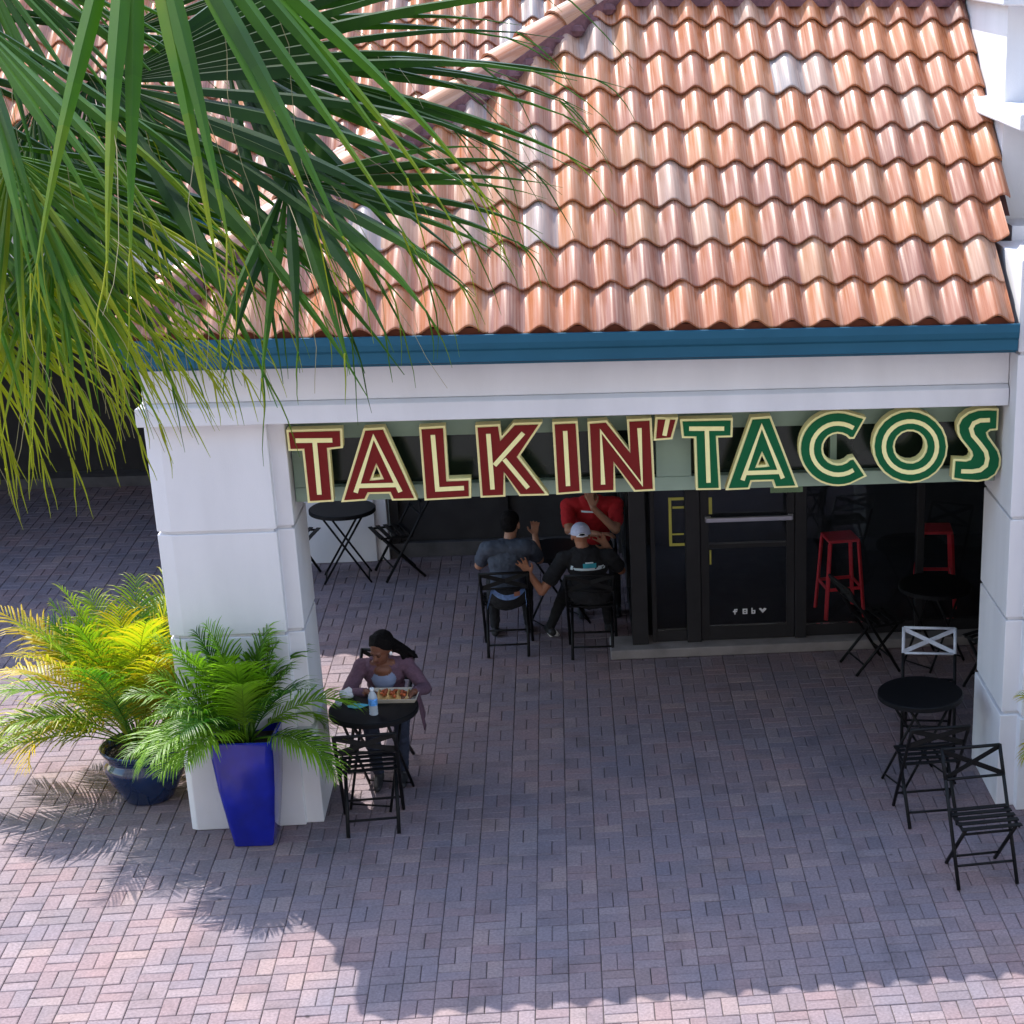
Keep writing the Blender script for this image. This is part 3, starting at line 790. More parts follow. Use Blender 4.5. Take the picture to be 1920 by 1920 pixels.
def plate(outlines, y0, y1):
    """flat letter plate from closed outlines in (x, z); holes by the even-odd rule"""
    cu = bpy.data.curves.new('plate', 'CURVE'); cu.dimensions = '2D'; cu.fill_mode = 'BOTH'; cu.extrude = (y1-y0)/2
    for p in outlines:
        s = cu.splines.new('POLY'); s.points.add(len(p)-1); s.use_cyclic_u = True
        for i, (x, z) in enumerate(p): s.points[i].co = (x, z, 0, 1)
    o = bpy.data.objects.new('plate', cu); COL.objects.link(o)
    me = bpy.data.meshes.new_from_object(o.evaluated_get(bpy.context.evaluated_depsgraph_get()))
    bpy.data.objects.remove(o); bpy.data.curves.remove(cu)
    me.transform(Matrix(((1, 0, 0, 0), (0, 0, -1, (y0+y1)/2), (0, 1, 0, 0), (0, 0, 0, 1))))
    return me
def stroke(pts, w):
    """outline of a thin band along a polyline"""
    closed = len(pts) > 6 and (Vector(pts[0])-Vector(pts[-1])).length < .01
    P_ = [Vector(p) for p in (pts[:-1] if closed else pts)]; n = len(P_); L_, R_ = [], []
    for i in range(n):
        a = P_[i-1] if (i or closed) else None; c = P_[(i+1) % n] if (i < n-1 or closed) else None
        e1 = (P_[i]-a).normalized() if a is not None else (c-P_[i]).normalized()
        e2 = (c-P_[i]).normalized() if c is not None else e1
        n1, n2 = Vector((-e1.y, e1.x)), Vector((-e2.y, e2.x)); m = n1+n2; m = m/max(.5, m.dot(n1)) if m.length > 1e-6 else n1
        L_.append(tuple(P_[i]+m*w/2)); R_.append(tuple(P_[i]-m*w/2))
    return [L_, R_] if closed else [L_+R_[::-1]]
for ch, colr, outer, holes, inl in LETTERS:
    me = plate([outer]+holes, 1.505, 1.60); me.materials.append(CREAM)
    nm = 'apostrophe' if ch == 'apostrophe' else 'letter_'+ch.lower()
    L = obj(nm, me, sign); L.matrix_parent_inverse = Matrix.Translation(-sign.location)
    me = plate([offset(outer, .0155)]+[offset(h, -.0155) for h in holes], 1.495, 1.5045); me.materials.append(RED if colr == 'red' else GREEN)
    obj('face', me, L)
    ol = []
    rings = []
    for s in inl: rings.append(stroke(s, .030))
    for n_, r_ in enumerate(rings):
        me = plate(r_, 1.489-.0006*n_, 1.4945-.0006*n_); me.materials.append(CREAM)
        obj('inline', me, L)
# small green outlined lettering strip hanging below, too small to read
sm = MB()
for i in range(7):
    x = 5.33+.032*i; h = (.022, .03, .02, .024, .03, .02, .034)[i]
    for a, b, c_, d_ in ((0, 0, .004, h), (.020, 0, .024, h), (.004, 0, .020, .004), (.004, h-.004, .020, h)):
        sm.box((x+a, 1.70, 2.325-.04+b), (x+c_, 1.705, 2.325-.04+d_))
sm.box((5.33, 1.706, 2.285), (5.56, 1.712, 2.325))
wpart('small_lettering', sm, sign, mat('faded green paint', (.12, .20, .10), .6))

# ------------------------------------------------------------------ folding bistro furniture
def make_chair(label, backm=BLACK):
    t = thing('folding_chair', label, 'chair', group='black folding bistro chairs on the pavers')
    w = .205
    def line(s, z): return (s*w, -.20+(.50*z/.82 if z < .45 else .274+.226*(z-.45)/.37), z)
    for s in (-1, 1):
        m = MB(); m.tube([line(s, .004), line(s, .45), line(s, .82)], [.0135, .0135, .012], 8); obj('leg', m, t, BLACK, True)
        m = MB(); m.tube([(s*(w-.030), .20, .004), (s*(w-.030), -.19, .435)], .0135, 8); obj('leg', m, t, BLACK, True)
    m = MB(); m.tube([line(-1, .815), line(1, .815)], .0125, 8); m.tube([line(-1, .64), line(1, .64)], .0105, 8)
    for s in (-1, 1): m.tube([line(s, .638), line(s, .818)], .0138, 8)
    obj('back_frame', m, t, backm, True)
    for s in (-1, 1):
        a, b = Vector(line(-s, .648)), Vector(line(s, .807)); a.y += .002*s; b.y += .002*s
        m = MB(); m.bar(a, b, .036, .006, (0, 1, .2)); obj('brace', m, t, backm)
    m = MB(); m.tube([line(-1, .14), line(1, .14)], .009, 6); obj('stretcher', m, t, BLACK, True)
    m = MB(); m.tube([(-w+.030, .12, .09), (w-.030, .12, .09)], .009, 6); obj('stretcher', m, t, BLACK, True); m = MB(); m.tube([(-w+.030, -.15, .39), (w-.030, -.15, .39)], .009, 6); obj('stretcher', m, t, BLACK, True)
    for s in (-1, 1):
        m = MB(); m.bar((s*(w-.013), -.22, .448), (s*(w-.013), .10, .440), .012, .02); obj('seat_rail', m, t, BLACK)
    for i in range(5):
        m = MB(); y = -.215+.075*i
        zz = (.452, .456, .456, .454, .451, .448)[i]
        m.box((-w-.004, y-.022, zz+.004), (w+.004, y+.020, zz+.014)); obj('slat', m, t, BLACK, bevel=.003)
    return t
def place(proto, used, x, y, rz, label):
    o = proto if not used else copy_tree(proto)
    o.location = (x, y, .003); o.rotation_euler = (0, 0, rad(rz)); o['label'] = label
    return o
ch0 = make_chair('black folding chair nearest the right pier, facing out with its slatted seat empty')
place(ch0, False, 6.583, .148, 5, 'empty black folding chair standing alone out in front of the right pier')
place(ch0, True, 6.40, 1.08, 183, 'black folding chair turned to the empty round table, back to the lone front chair')
place(ch0, True, 2.44, 1.42, 184, 'black folding chair with its back to us at the table of the woman eating')
place(ch0, True, 2.42, 2.46, -14, 'black folding chair in which the woman in the mauve cardigan sits')
place(ch0, True, 3.33, 4.80, 180, 'black folding chair under the man in the slate blue shirt')
place(ch0, True, 4.07, 4.66, 178, 'black folding chair under the man in the pale cap')
place(ch0, True, 2.22, 7.02, -70, 'black folding chair right of the far round table, before the white rear pier')
place(ch0, True, 1.20, 7.00, 80, 'black folding chair left of the far round table, half hidden by the front pier')
place(ch0, True, 6.45, 4.02, 105, 'dark folding chair in front of the storefront window and the red stool')
place(ch0, True, 7.45, 3.40, -150, 'dark folding chair deep behind the right pier near the glass')
place(ch0, True, 4.13, 6.10, 0, 'black folding chair under the person in red')
cp = make_chair('folding chair with a pale grey back behind the empty round table at the right', PALEM)
cp.location = (6.666, 2.46, .003); cp.rotation_euler = (0, 0, rad(-10))

def make_table(label):
    t = thing('bistro_table', label, 'table', group='black round folding bistro tables')
    m = MB(); m.lathe([(0, .704), (.305, .704), (.312, .700), (.316, .690), (.318, .690), (.318, .722), (.310, .728), (0, .728)], n=48); sharp(obj('tabletop', m, t, BLACK, True), 30)
    for s in (-1, 1):
        m = MB(); m.tube([(-.20, s*.17, .70), (.225, s*.17, .004)], .0105, 8); obj('leg', m, t, BLACK, True)
        m = MB(); m.tube([(.20, s*.15, .70), (-.225, s*.15, .004)], .0105, 8); obj('leg', m, t, BLACK, True)
    for x, w in ((.205, .17), (-.205, .15)):
        m = MB(); m.tube([(x, -w, .04), (x, w, .04)], .007, 6); obj('stretcher', m, t, BLACK, True)
    return t
tb = make_table('empty black round table beside the right pier')
place(tb, False, 6.44, 1.66, 20, 'empty black round table beside the right pier')
place(tb, True, 2.455, 1.84, 75, 'black round table with the food tray and water bottle')
place(tb, True, 1.72, 6.94, 5, 'black round table far back in front of the white rear pier')
place(tb, True, 3.78, 5.42, 30, 'dark round table between the three people sitting in the shade')
place(tb, True, 7.02, 4.05, 40, 'dark round table next to the storefront glass behind the pale backed chair')

def make_stool(label):
    t = thing('bar_stool', label, 'stool', group='red metal bar stools behind the glass')
    m = MB(); m.box((-.15, -.15, .715), (.15, .15, .745)); obj('seat', m, t, STOOLRED, bevel=.015)
    for sx in (-1, 1):
        for sy in (-1, 1):
            m = MB(); m.bar((sx*.135, sy*.135, .715), (sx*.182, sy*.182, 0), .034, .020, (sx, sy, 0)); obj('leg', m, t, STOOLRED)
    m = MB()
    for s in (-1, 1):
        m.bar((-.163, s*.160, .28), (.163, s*.160, .28), .012, .03); m.bar((s*.160, -.163, .282), (s*.160, .163, .282), .012, .03)
    obj('footrest', m, t, STOOLRED)
    return t
st = make_stool('red metal bar stool standing behind the glass right of the door')
st.location = (6.36, 5.20, .087); st.rotation_euler = (0, 0, rad(8))
s2 = copy_tree(st); s2.location = (7.28, 5.35, .087); s2.rotation_euler = (0, 0, rad(-6)); s2['label'] = 'red metal bar stool further right behind the glass, next to the right pier'

# ------------------------------------------------------------------ things on the woman's table
t = thing('food_tray', 'paper tray of food on the table of the woman', 'tray', (2.60, 1.99, .7325), rad(-4))
m = MB(); m.add([(-.15, -.10, .001), (.15, -.10, .001), (.15, .10, .001), (-.15, .10, .001), (-.17, -.12, .035), (.17, -.12, .035), (.17, .12, .035), (-.17, .12, .035), (-.145, -.095, .004), (.145, -.095, .004), (.145, .095, .004), (-.145, .095, .004), (-.165, -.115, .036), (.165, -.115, .036), (.165, .115, .036), (-.165, .115, .036)],
      [(3, 2, 1, 0), (0, 1, 5, 4), (1, 2, 6, 5), (2, 3, 7, 6), (3, 0, 4, 7), (8, 9, 10, 11), (9, 8, 12, 13), (10, 9, 13, 14), (11, 10, 14, 15), (8, 11, 15, 12), (4, 5, 13, 12), (5, 6, 14, 13), (6, 7, 15, 14), (7, 4, 12, 15)])
obj('tray', m, t, mat('kraft paper tray', (.55, .50, .42), .8))
fr_ = random.Random(3)
for nm, colr, cx in (('taco', (.62, .38, .14), -.08), ('taco', (.60, .36, .12), -.01), ('taco', (.62, .40, .16), .06)):
    m = MB()
    prof = [(-.045, .05), (-.03, .02), (0, .006), (.03, .02), (.045, .05)]
    for yy in range(9):
        pass
    n = 9; vs = []
    for i in range(n):
        y = -.075+.15*i/(n-1); h = math.sqrt(max(0, 1-(y/.08)**2))
        for x, z in prof: vs.append((cx+x*.8, y, .008+z*h+.004))
    m.add(vs, [(i*5+j, i*5+j+1, (i+1)*5+j+1, (i+1)*5+j) for i in range(n-1) for j in range(4)])
    o = obj(nm, m, t, mat('corn tortilla %.2f' % colr[0], colr, .7, var=.3, scale=30), True)
    sol = o.modifiers.new('thick', 'SOLIDIFY'); sol.thickness = .004
    m = MB()
    for i in range(16):
        y = fr_.uniform(-.06, .06); m.ball((cx+fr_.uniform(-.016, .016), y, .03+fr_.uniform(0, .022)), (fr_.uniform(.007, .014),)*3, 6)
    obj('filling', m, o, mat('braised filling', (.42, .09, .025), .6, var=.5, scale=40), True)
m = MB()
for i in range(14): m.ball((.11+fr_.uniform(-.03, .03), fr_.uniform(-.07, .07), .02+fr_.uniform(0, .012)), (.016, .012, .01), 6)
obj('rice', m, t, mat('yellow rice', (.75, .55, .30), .8, var=.3, scale=60), True)
t = thing('water_bottle', 'clear plastic water bottle with a blue label on the table of the woman', 'bottle', (2.47, 1.70, .7325))
PET = bpy.data.materials.new('clear plastic'); PET.use_nodes = True
PET.node_tree.nodes['Principled BSDF'].inputs['Base Color'].default_value = (.80, .88, .95, 1)
PET.node_tree.nodes['Principled BSDF'].inputs['Transmission Weight'].default_value = .55
PET.node_tree.nodes['Principled BSDF'].inputs['Roughness'].default_value = .12
PET.node_tree.nodes['Principled BSDF'].inputs['IOR'].default_value = 1.2
m = MB(); m.lathe([(0, 0), (.029, 0), (.032, .006), (.030, .02), (.032, .03), (.030, .045), (.032, .055), (.031, .075), (.031, .126), (.032, .135), (.027, .155), (.014, .178), (.013, .186)], n=20)
obj('bottle', m, t, PET, True)
m = MB(); m.lathe([(.0325, .075), (.0328, .076), (.0328, .125), (.0325, .126)], n=20); obj('label_wrap', m, t, mat('blue bottle label', (.10, .33, .75), .4, var=.5, scale=45), True)
m = MB(); m.lathe([(.0145, .186), (.0150, .188), (.0150, .202), (.0135, .204), (0, .204)], n=16); obj('cap', m, t, mat('white plastic cap', (.8, .85, .9), .4), True)
def crumple(name, label, cat, c, r, colr, seed):
    m = MB(); m.ball((0, 0, r[2]*.85), r, 14)
    for i, v in enumerate(m.v):
        q = Vector(v); k_ = 1+.45*noise.noise(q*32+Vector((seed, 0, 0))); m.v[i] = (q.x*k_, q.y*k_, max(.001, q.z*k_))
    o = obj(name, m, None, mat(name+' paper', colr, .85, var=.1)); o.location = c
    tag(o, label, cat)
crumple('napkin', 'crumpled white paper napkin at the left of the table of the woman', 'napkin', (2.25, 2.02, .7325), (.052, .045, .04), (.72, .72, .74), 1)
crumple('wrapper', 'crumpled turquoise wrapper beside the water bottle', 'wrapper', (2.335, 1.845, .7325), (.075, .035, .014), (.10, .45, .58), 9)
t = thing('sauce_cup', 'small clear sauce cup at the left table edge of the woman', 'cup', (2.205, 1.90, .7325))
m = MB(); m.lathe([(0, 0), (.022, 0), (.027, .032), (.025, .032), (.020, .004), (0, .004)], n=18); obj('cup', m, t, PET, True)
m = MB(); m.lathe([(0, .018), (.0225, .018)], n=18); obj('sauce', m, t, mat('green sauce', (.20, .22, .06), .4))

# ------------------------------------------------------------------ people
def caps_mesh(mb, a, b, ra, rb, n=14):
    a, b = Vector(a), Vector(b); d = b-a; L = d.length
    if L < 1e-5: mb.ball(a, (ra,)*3, n); return
    k = 4; pts, rs = [], []
    dn = d/L
    for i in range(k): th = math.pi/2*(i/k); pts.append(a-dn*ra*math.cos(th)); rs.append(max(.0005, ra*math.sin(th)))
    for i in range(4): f_ = i/3; pts.append(a+d*f_); rs.append(ra+(rb-ra)*f_)
    for i in range(1, k+1): th = math.pi/2*(i/k); pts.append(b+dn*rb*math.sin(th)); rs.append(max(.0005, rb*math.cos(th)))
    mb.tube(pts, rs, n)
class Fig:
    def __init__(s): s.p = []
    def cap(s, a, b, ra, rb, lab): s.p.append(('c', Vector(a), Vector(b), ra, rb, lab))
    def ell(s, c, r, lab, M=None): s.p.append(('e', Vector(c), Vector(r), M or Matrix.Identity(3), 0, lab))
    def build(s, name, parent, mats, voxel=.007, grow={}, smooth=5):
        mb = MB()
        for q in s.p:
            if q[0] == 'c': caps_mesh(mb, *q[1:5])
            else: mb.ball(q[1], q[2], 16, 0, q[3])
        me = mb.mesh(name+'_src', WHITE)
        o = bpy.data.objects.new('src', me); COL.objects.link(o)
        r = o.modifiers.new('r', 'REMESH'); r.mode = 'VOXEL'; r.voxel_size = voxel
        sm_ = o.modifiers.new('s', 'SMOOTH'); sm_.factor = .5; sm_.iterations = smooth
        out = bpy.data.meshes.new_from_object(o.evaluated_get(bpy.context.evaluated_depsgraph_get()))
        bpy.data.objects.remove(o); bpy.data.meshes.remove(me)
        out.name = name
        n = len(out.vertices); co = np.empty(n*3); out.vertices.foreach_get('co', co); co = co.reshape(-1, 3)
        nr = np.empty(n*3); out.vertices.foreach_get('normal', nr); nr = nr.reshape(-1, 3)
        labs = list(mats); best = np.full(n, 1e9); lab = np.zeros(n, int)
        for q in s.p:
            if q[0] == 'c':
                a, b = np.array(q[1]), np.array(q[2]); d = b-a; L2 = max(1e-9, d @ d)
                tt = np.clip((co-a) @ d/L2, 0, 1); ds = np.linalg.norm(co-(a+tt[:, None]*d), axis=1)-(q[3]+(q[4]-q[3])*tt)
            else:
                Mi = np.array(q[3].inverted()); l_ = (co-np.array(q[1])) @ Mi.T; r_ = np.array(q[2])
                ds = (np.linalg.norm(l_/r_, axis=1)-1)*r_.min()
            k_ = ds < best; best[k_] = ds[k_]; lab[k_] = labs.index(q[5])
        for nm, g in grow.items():                  # cloth stands off the body and is creased
            for i_ in np.nonzero(lab == labs.index(nm))[0]:
                q = Vector(co[i_]); w_ = abs(noise.noise(Vector((q.x*11, q.y*11, q.z*17))))+.5*abs(noise.noise(q*31))
                co[i_] += nr[i_]*(g+.010*(w_-.32))
        out.vertices.foreach_set('co', co.ravel())
        out.materials.clear()
        for q in labs: out.materials.append(mats[q])
        nl = np.empty(len(out.loops), int); out.loops.foreach_get('vertex_index', nl)
        ls = np.empty(len(out.polygons), int); out.polygons.foreach_get('loop_start', ls)
        out.polygons.foreach_set('material_index', lab[nl[ls]]); out.polygons.foreach_set('use_smooth', [True]*len(ls))
        out.update()
        return wpart(name, out, parent, None)
    def hand(s, w, d, pn, thumb, curl=.5, size=1.0, lab='skin', spread=.18):
        """w wrist, d along the hand, pn out of the palm, thumb = +1/-1 side"""
        w, d = Vector(w), Vector(d).normalized(); pn = (Vector(pn)-d*Vector(pn).dot(d)).normalized(); sd = d.cross(pn)*thumb
        for k_, o in enumerate((.027, .009, -.009, -.026)):
            s.cap(w+sd*o*.55*size+d*.012*size, w+(d*.088+sd*o)*size, .013*size, .0105*size, lab)
        for k_, (o, l) in enumerate(((.029, .072), (.010, .080), (-.010, .074), (-.028, .058))):
            f0 = w+(d*.090+sd*o)*size; fd = (d+sd*spread*(o/.028)).normalized()
            f1 = f0+(fd*math.cos(curl*.6)+pn*math.sin(curl*.6))*l*.5*size
            f2 = f1+(fd*math.cos(curl*1.5)+pn*math.sin(curl*1.5))*l*.5*size
            s.cap(f0, f1, .0095*size, .0088*size, lab); s.cap(f1, f2, .0088*size, .0072*size, lab)
        t0 = w+(d*.025+sd*.026)*size; t1 = t0+(d*.030+sd*.030+pn*.012)*size; t2 = t1+(d*.034+sd*.010+pn*.012)*size
        s.cap(t0, t1, .0135*size, .0105*size, lab); s.cap(t1, t2, .0105*size, .0085*size, lab)
    def head(s, c, f, u=(0, 0, 1), sc=1.0, eyes=True):
        c, f = Vector(c), Vector(f).normalized(); u = Vector(u); sd = f.cross(u).normalized(); u = sd.cross(f)
        M = Matrix((sd, f, u)).transposed()
        def P(x, y, z): return c+(sd*x+f*y+u*z)*sc
        s.ell(P(0, -.012, .030), Vector((.074, .093, .088))*sc, 'skin', M)
        s.ell(P(0, .018, -.030), Vector((.058, .070, .078))*sc, 'skin', M)
        s.cap(P(0, .068, -.085), P(0, .070, -.088), .022*sc, .020*sc, 'skin')
        s.cap(P(-.030, .076, .018), P(.030, .076, .018), .012*sc, .012*sc, 'skin')
        s.cap(P(0, .084, .010), P(0, .102, -.028), .008*sc, .014*sc, 'skin')
        for q in (-1, 1):
            s.ell(P(q*.012, .092, -.030), Vector((.009, .009, .008))*sc, 'skin', M)
            s.ell(P(q*.076, -.004, -.008), Vector((.010, .020, .032))*sc, 'skin', M)
            if eyes:
                s.ell(P(q*.030, .0775, .000), Vector((.0125, .009, .008))*sc, 'eye', M)
                s.cap(P(q*.016, .0865, .020), P(q*.044, .079, .021), .005*sc, .004*sc, 'brow')
        if eyes: s.cap(P(-.019, .080, -.058), P(.019, .080, -.058), .0085*sc, .0085*sc, 'lip')
        return P, M
    def torso(s, pel, che, nek, sl, sr, top, low, w=1.0):
        pel, che, nek, sl, sr = map(Vector, (pel, che, nek, sl, sr)); ax = (sr-sl).normalized()
        up_ = (che-pel).normalized(); fy = ax.cross(up_).normalized()*1
        M = Matrix((ax, ax.cross(up_).normalized(), up_)).transposed()
        s.ell(pel, Vector((.165, .125, .125))*w, low, M)
        s.ell(pel.lerp(che, .30), Vector((.140, .105, .13))*w, top, M)
        s.ell(pel.lerp(che, .62), Vector((.145, .108, .15))*w, top, M)
        s.ell(che, Vector((.165, .112, .15))*w, top, M)
        s.cap(sl, sr, .062*w, .062*w, top)
        s.cap(che.lerp(nek, .55)-ax*.06, che.lerp(nek, .55)+ax*.06, .075*w, .075*w, top)
    def leg(s, h, k_, a, fd, lab, shoe='shoe', w=1.0):
        h, k_, a, fd = Vector(h), Vector(k_), Vector(a), Vector(fd).normalized()
        s.cap(h, k_, .084*w, .058*w, lab); s.cap(k_, k_.lerp(a, .35)+(k_-h).normalized()*-.012, .056*w, .055*w, lab); s.cap(k_.lerp(a, .3), a, .054*w, .038*w, lab)
        q = Vector((a.x, a.y, .045)); s.cap(a, q, .036*w, .034, shoe); s.cap(q-fd*.045, q+fd*.10-Vector((0, 0, .012)), .038, .034, shoe); s.cap(q+fd*.10-Vector((0, 0, .012)), q+fd*.155-Vector((0, 0, .015)), .034, .027, shoe)
def onto(body, name, pts, faces, dirv, m, parent, off=.003, mi=None, mats=None):
    """print pressed on a garment: every point is dropped onto the body along dirv, then lifted"""
    from mathutils.bvhtree import BVHTree
    me = body.data
    tree = BVHTree.FromPolygons([v.co for v in me.vertices], [p.vertices for p in me.polygons])
    dv = Vector(dirv).normalized(); vs = []
    for p in pts:
        h = tree.ray_cast(Vector(p)-dv*.6, dv)
        vs.append((h[0]-dv*off) if h[0] else Vector(p))
    b = MB(); b.add(vs, faces)
    if mi: b.m = mi
    o = wpart(name, b, parent, mats or m, True)
    return o
def SK(name, c): return mat(name, c, .55, var=.08, scale=30)
EYE = mat('eye', (.05, .035, .03), .2); LIPD = mat('lip brown', (.16, .05, .045), .5); BROW = mat('dark brow', (.012, .008, .007), .8)
HAIR = mat('black braided hair', (.005, .004, .004), .75, var=.5, scale=60, bump=.8, bscale=120, spec=.12)
JEAN = mat('dark denim', (.018, .024, .045), .9, var=.2, scale=30)
BLKC = mat('black cotton', (.010, .010, .012), .95, var=.2, scale=20)
SHOED = mat('dark shoe', (.02, .02, .022), .6); SOLE = mat('white sole', (.8, .8, .8), .6)

# woman eating at the front table
wo = thing('person', 'woman in a mauve cardigan bent over her food at the front table', 'person', (2.50, 2.40, 0))
SKB = SK('brown skin', (.17, .065, .035)); MAUVE = mat('mauve knit', (.125, .068, .10), .95, var=.15, scale=60, bump=.3, bscale=250); GREYT = mat('grey blue top', (.20, .24, .36), .9)
F = Fig()
pel, che, nek = (2.50, 2.42, .53), (2.505, 2.29, .82), (2.495, 2.225, .945)
sl, sr = (2.345, 2.26, .885), (2.665, 2.285, .885)
F.torso(pel, che, nek, sl, sr, 'knit', 'jean', .93)
F.ell((2.505, 2.205, .80), (.090, .05, .085), 'top'); F.ell((2.505, 2.20, .875), (.066, .05, .05), 'skin'); F.cap((2.44, 2.215, .925), (2.57, 2.22, .925), .028, .028, 'skin')
hc = Vector((2.505, 2.165, 1.055)); hf = Vector((-.42, -.78, -.34))
F.cap(nek, hc-Vector((0, -.02, .05)), .050, .047, 'skin')
HP, HM = F.head(hc, hf, (-.05, -.3, 1))
for s_, e_, w_ in ((sl, (2.225, 2.17, .70), (2.40, 2.05, .765)), (sr, (2.80, 2.20, .715), (2.735, 1.99, .775))):
    s_, e_, w_ = Vector(s_), Vector(e_), Vector(w_)
    F.cap(s_, e_, .052, .042, 'knit'); F.cap(e_, e_.lerp(w_, .82), .041, .031, 'knit'); F.cap(e_.lerp(w_, .8), w_, .026, .023, 'skin')
F.hand((2.40, 2.05, .765), (.75, -.3, -.12), (.2, -.1, -1), -1, .9, .95)
F.hand((2.735, 1.99, .775), (-.75, -.35, -.12), (-.2, -.1, -1), 1, .9, .95)
F.leg((2.42, 2.40, .50), (2.40, 2.03, .49), (2.42, 2.10, .10), (0, -1, 0), 'jean', w=.95); F.leg((2.59, 2.40, .50), (2.62, 2.05, .49), (2.60, 2.14, .10), (0, -1, 0), 'jean', w=.95)
wb = F.build('body', wo, {'skin': SKB, 'knit': MAUVE, 'top': GREYT, 'jean': JEAN, 'shoe': SHOED, 'eye': EYE, 'lip': LIPD, 'brow': BROW}, .0065, {'knit': .007, 'jean': .004})
F = Fig()
F.ell(HP(0, -.042, .050), (.083, .086, .080), 'h', HM); F.ell(HP(0, -.06, -.01), (.078, .066, .09), 'h', HM)
pr_ = random.Random(2)
for i in range(17):                                 # braids run back over the scalp, then sweep to one side
    a = -1.35+2.7*i/16; x0, y0 = math.sin(a)*.080, math.cos(a)*.066-.016
    chain = [HP(x0, y0, .082-.045*abs(a)), HP(x0*.92, y0*.45-.02, .118-.032*abs(a)), HP(x0*.8+.010, -.095+.012*abs(a), .075-.03*abs(a))]
    o = Vector((pr_.uniform(-.028, .028), pr_.uniform(-.03, .03), pr_.uniform(-.03, .03)))
    chain += [chain[-1].lerp(Vector((2.60, 2.265, 1.015)), .75)+o, Vector((2.655, 2.275, .995))+o*.8, Vector((2.715+pr_.uniform(-.07, .03), 2.265, .940))+o*.6]
    rs_ = (.015, .019, .020, .022, .019, .008)
    for q in range(5): F.cap(chain[q], chain[q+1], rs_[q], rs_[q+1], 'h')
F.build('hair', wo, {'h': HAIR}, .0065, {}, 3)
m = MB(); m.ball(HP(-.084, .008, -.014), (.013, .011, .016), 10); wpart('earbud', m, wo, mat('white plastic', (.85, .85, .85), .3), True)
m = MB()                                            # cardigan front panel hanging beside the chair
vs = []
for i in range(8):
    f_ = i/7
    for j in range(5):
        g_ = j/4; vs.append((2.715+.05*f_+.012*math.sin(g_*9), 2.24+.10*g_, .70-.34*f_*(1-.3*g_)))
m.add(vs, [(i*5+j, i*5+j+1, (i+1)*5+j+1, (i+1)*5+j) for i in range(7) for j in range(4)])
o = wpart('cardigan_tail', m, wo, MAUVE, True); sol = o.modifiers.new('t', 'SOLIDIFY'); sol.thickness = .008

# man in the cap, arms wide
mc = thing('person', 'man in a pale backwards cap and black shirt raising both hands', 'person', (4.07, 4.70, 0))
SKT = SK('tan skin', (.36, .155, .085))
F = Fig()
pel, che, nek = (4.07, 4.70, .53), (4.045, 4.70, .81), (4.02, 4.715, .945)
sl, sr = (3.845, 4.69, .865), (4.245, 4.71, .865)
F.torso(pel, che, nek, sl, sr, 'shirt', 'pants', 1.08)
hc = Vector((4.0, 4.755, 1.055)); F.cap(nek, hc-Vector((0, .02, .05)), .055, .053, 'skin')
HP, HM = F.head(hc, (-.12, 1, -.12))
e_, w_ = Vector((3.645, 4.62, .60)), Vector((3.55, 4.60, .765))
F.cap(sl, Vector(sl).lerp(e_, .62), .062, .060, 'shirt'); F.cap(Vector(sl).lerp(e_, .55), e_, .045, .040, 'skin'); F.cap(e_, w_, .040, .027, 'skin')
F.hand(w_, (-.45, -.05, .85), (-.1, -1, .1), 1, .35, 1.08, spread=.3)
e_, w_ = Vector((4.345, 4.82, .70)), Vector((4.245, 4.88, .885))
F.cap(sr, Vector(sr).lerp(e_, .62), .062, .060, 'shirt'); F.cap(Vector(sr).lerp(e_, .55), e_, .045, .040, 'skin'); F.cap(e_, w_, .040, .027, 'skin')
F.hand(w_, (-.55, .1, .80), (-.3, .9, -.1), 1, .45, 1.05, spread=.4)
F.leg((3.97, 4.74, .49), (3.88, 5.14, .50), (3.70, 5.12, .09), (-.3, 1, 0), 'pants'); F.leg((4.16, 4.74, .49), (4.20, 5.14, .50), (4.22, 5.16, .10), (0, 1, 0), 'pants')
mb_ = F.build('body', mc, {'skin': SKT, 'shirt': BLKC, 'pants': BLKC, 'shoe': SHOED, 'eye': EYE, 'lip': LIPD, 'brow': BROW}, .007, {'shirt': .009, 'pants': .004})
CAPM = mat('pale lavender cap', (.50, .53, .68), .85, var=.1, scale=40); CAPW = mat('white thread', (.8, .8, .85), .8)
m = MB(); n = 24; vs = []; rows = 7
for i in range(rows+1):
    th = math.pi/2*i/rows
    for j in range(n):
        a = 2*math.pi*j/n; vs.append(HP(math.cos(a)*.088*math.cos(th)**.8, -.012+math.sin(a)*.106*math.cos(th)**.8, .018+.100*math.sin(th)))
m.add(vs, [(i*n+j, i*n+(j+1) % n, (i+1)*n+(j+1) % n, (i+1)*n+j) for i in range(rows) for j in range(n)])
cpo = wpart('cap', m, mc, CAPM, True)
m = MB(); vs = []
for i in range(9):
    a = math.pi*(.12+.76*i/8)
    for r_, z in ((1.0, .016), (1.62, -.002)): vs.append(HP(math.cos(a)*.090*r_**.35, -.012+math.sin(a)*.106*r_, z+.012))
m.add(vs, [(2*i, 2*i+1, 2*i+3, 2*i+2) for i in range(8)]); o = wpart('cap_brim', m, cpo, CAPM, True); o.modifiers.new('t', 'SOLIDIFY').thickness = .006
m = MB(); m.tube([HP(math.cos(a)*.036, -.118, .020+math.sin(a)*.020) for a in [math.pi*i/8 for i in range(9)]], .004, 6); m.tube([HP(-.05, -.115, .018), HP(0, -.121, .012), HP(.05, -.115, .018)], .008, 6); wpart('cap_strap', m, cpo, CAPW, True)
m = MB(); m.ball(HP(0, -.114, .030), (.032, .010, .016), 10, 0, HM); wpart('hair', m, mc, HAIR, True)
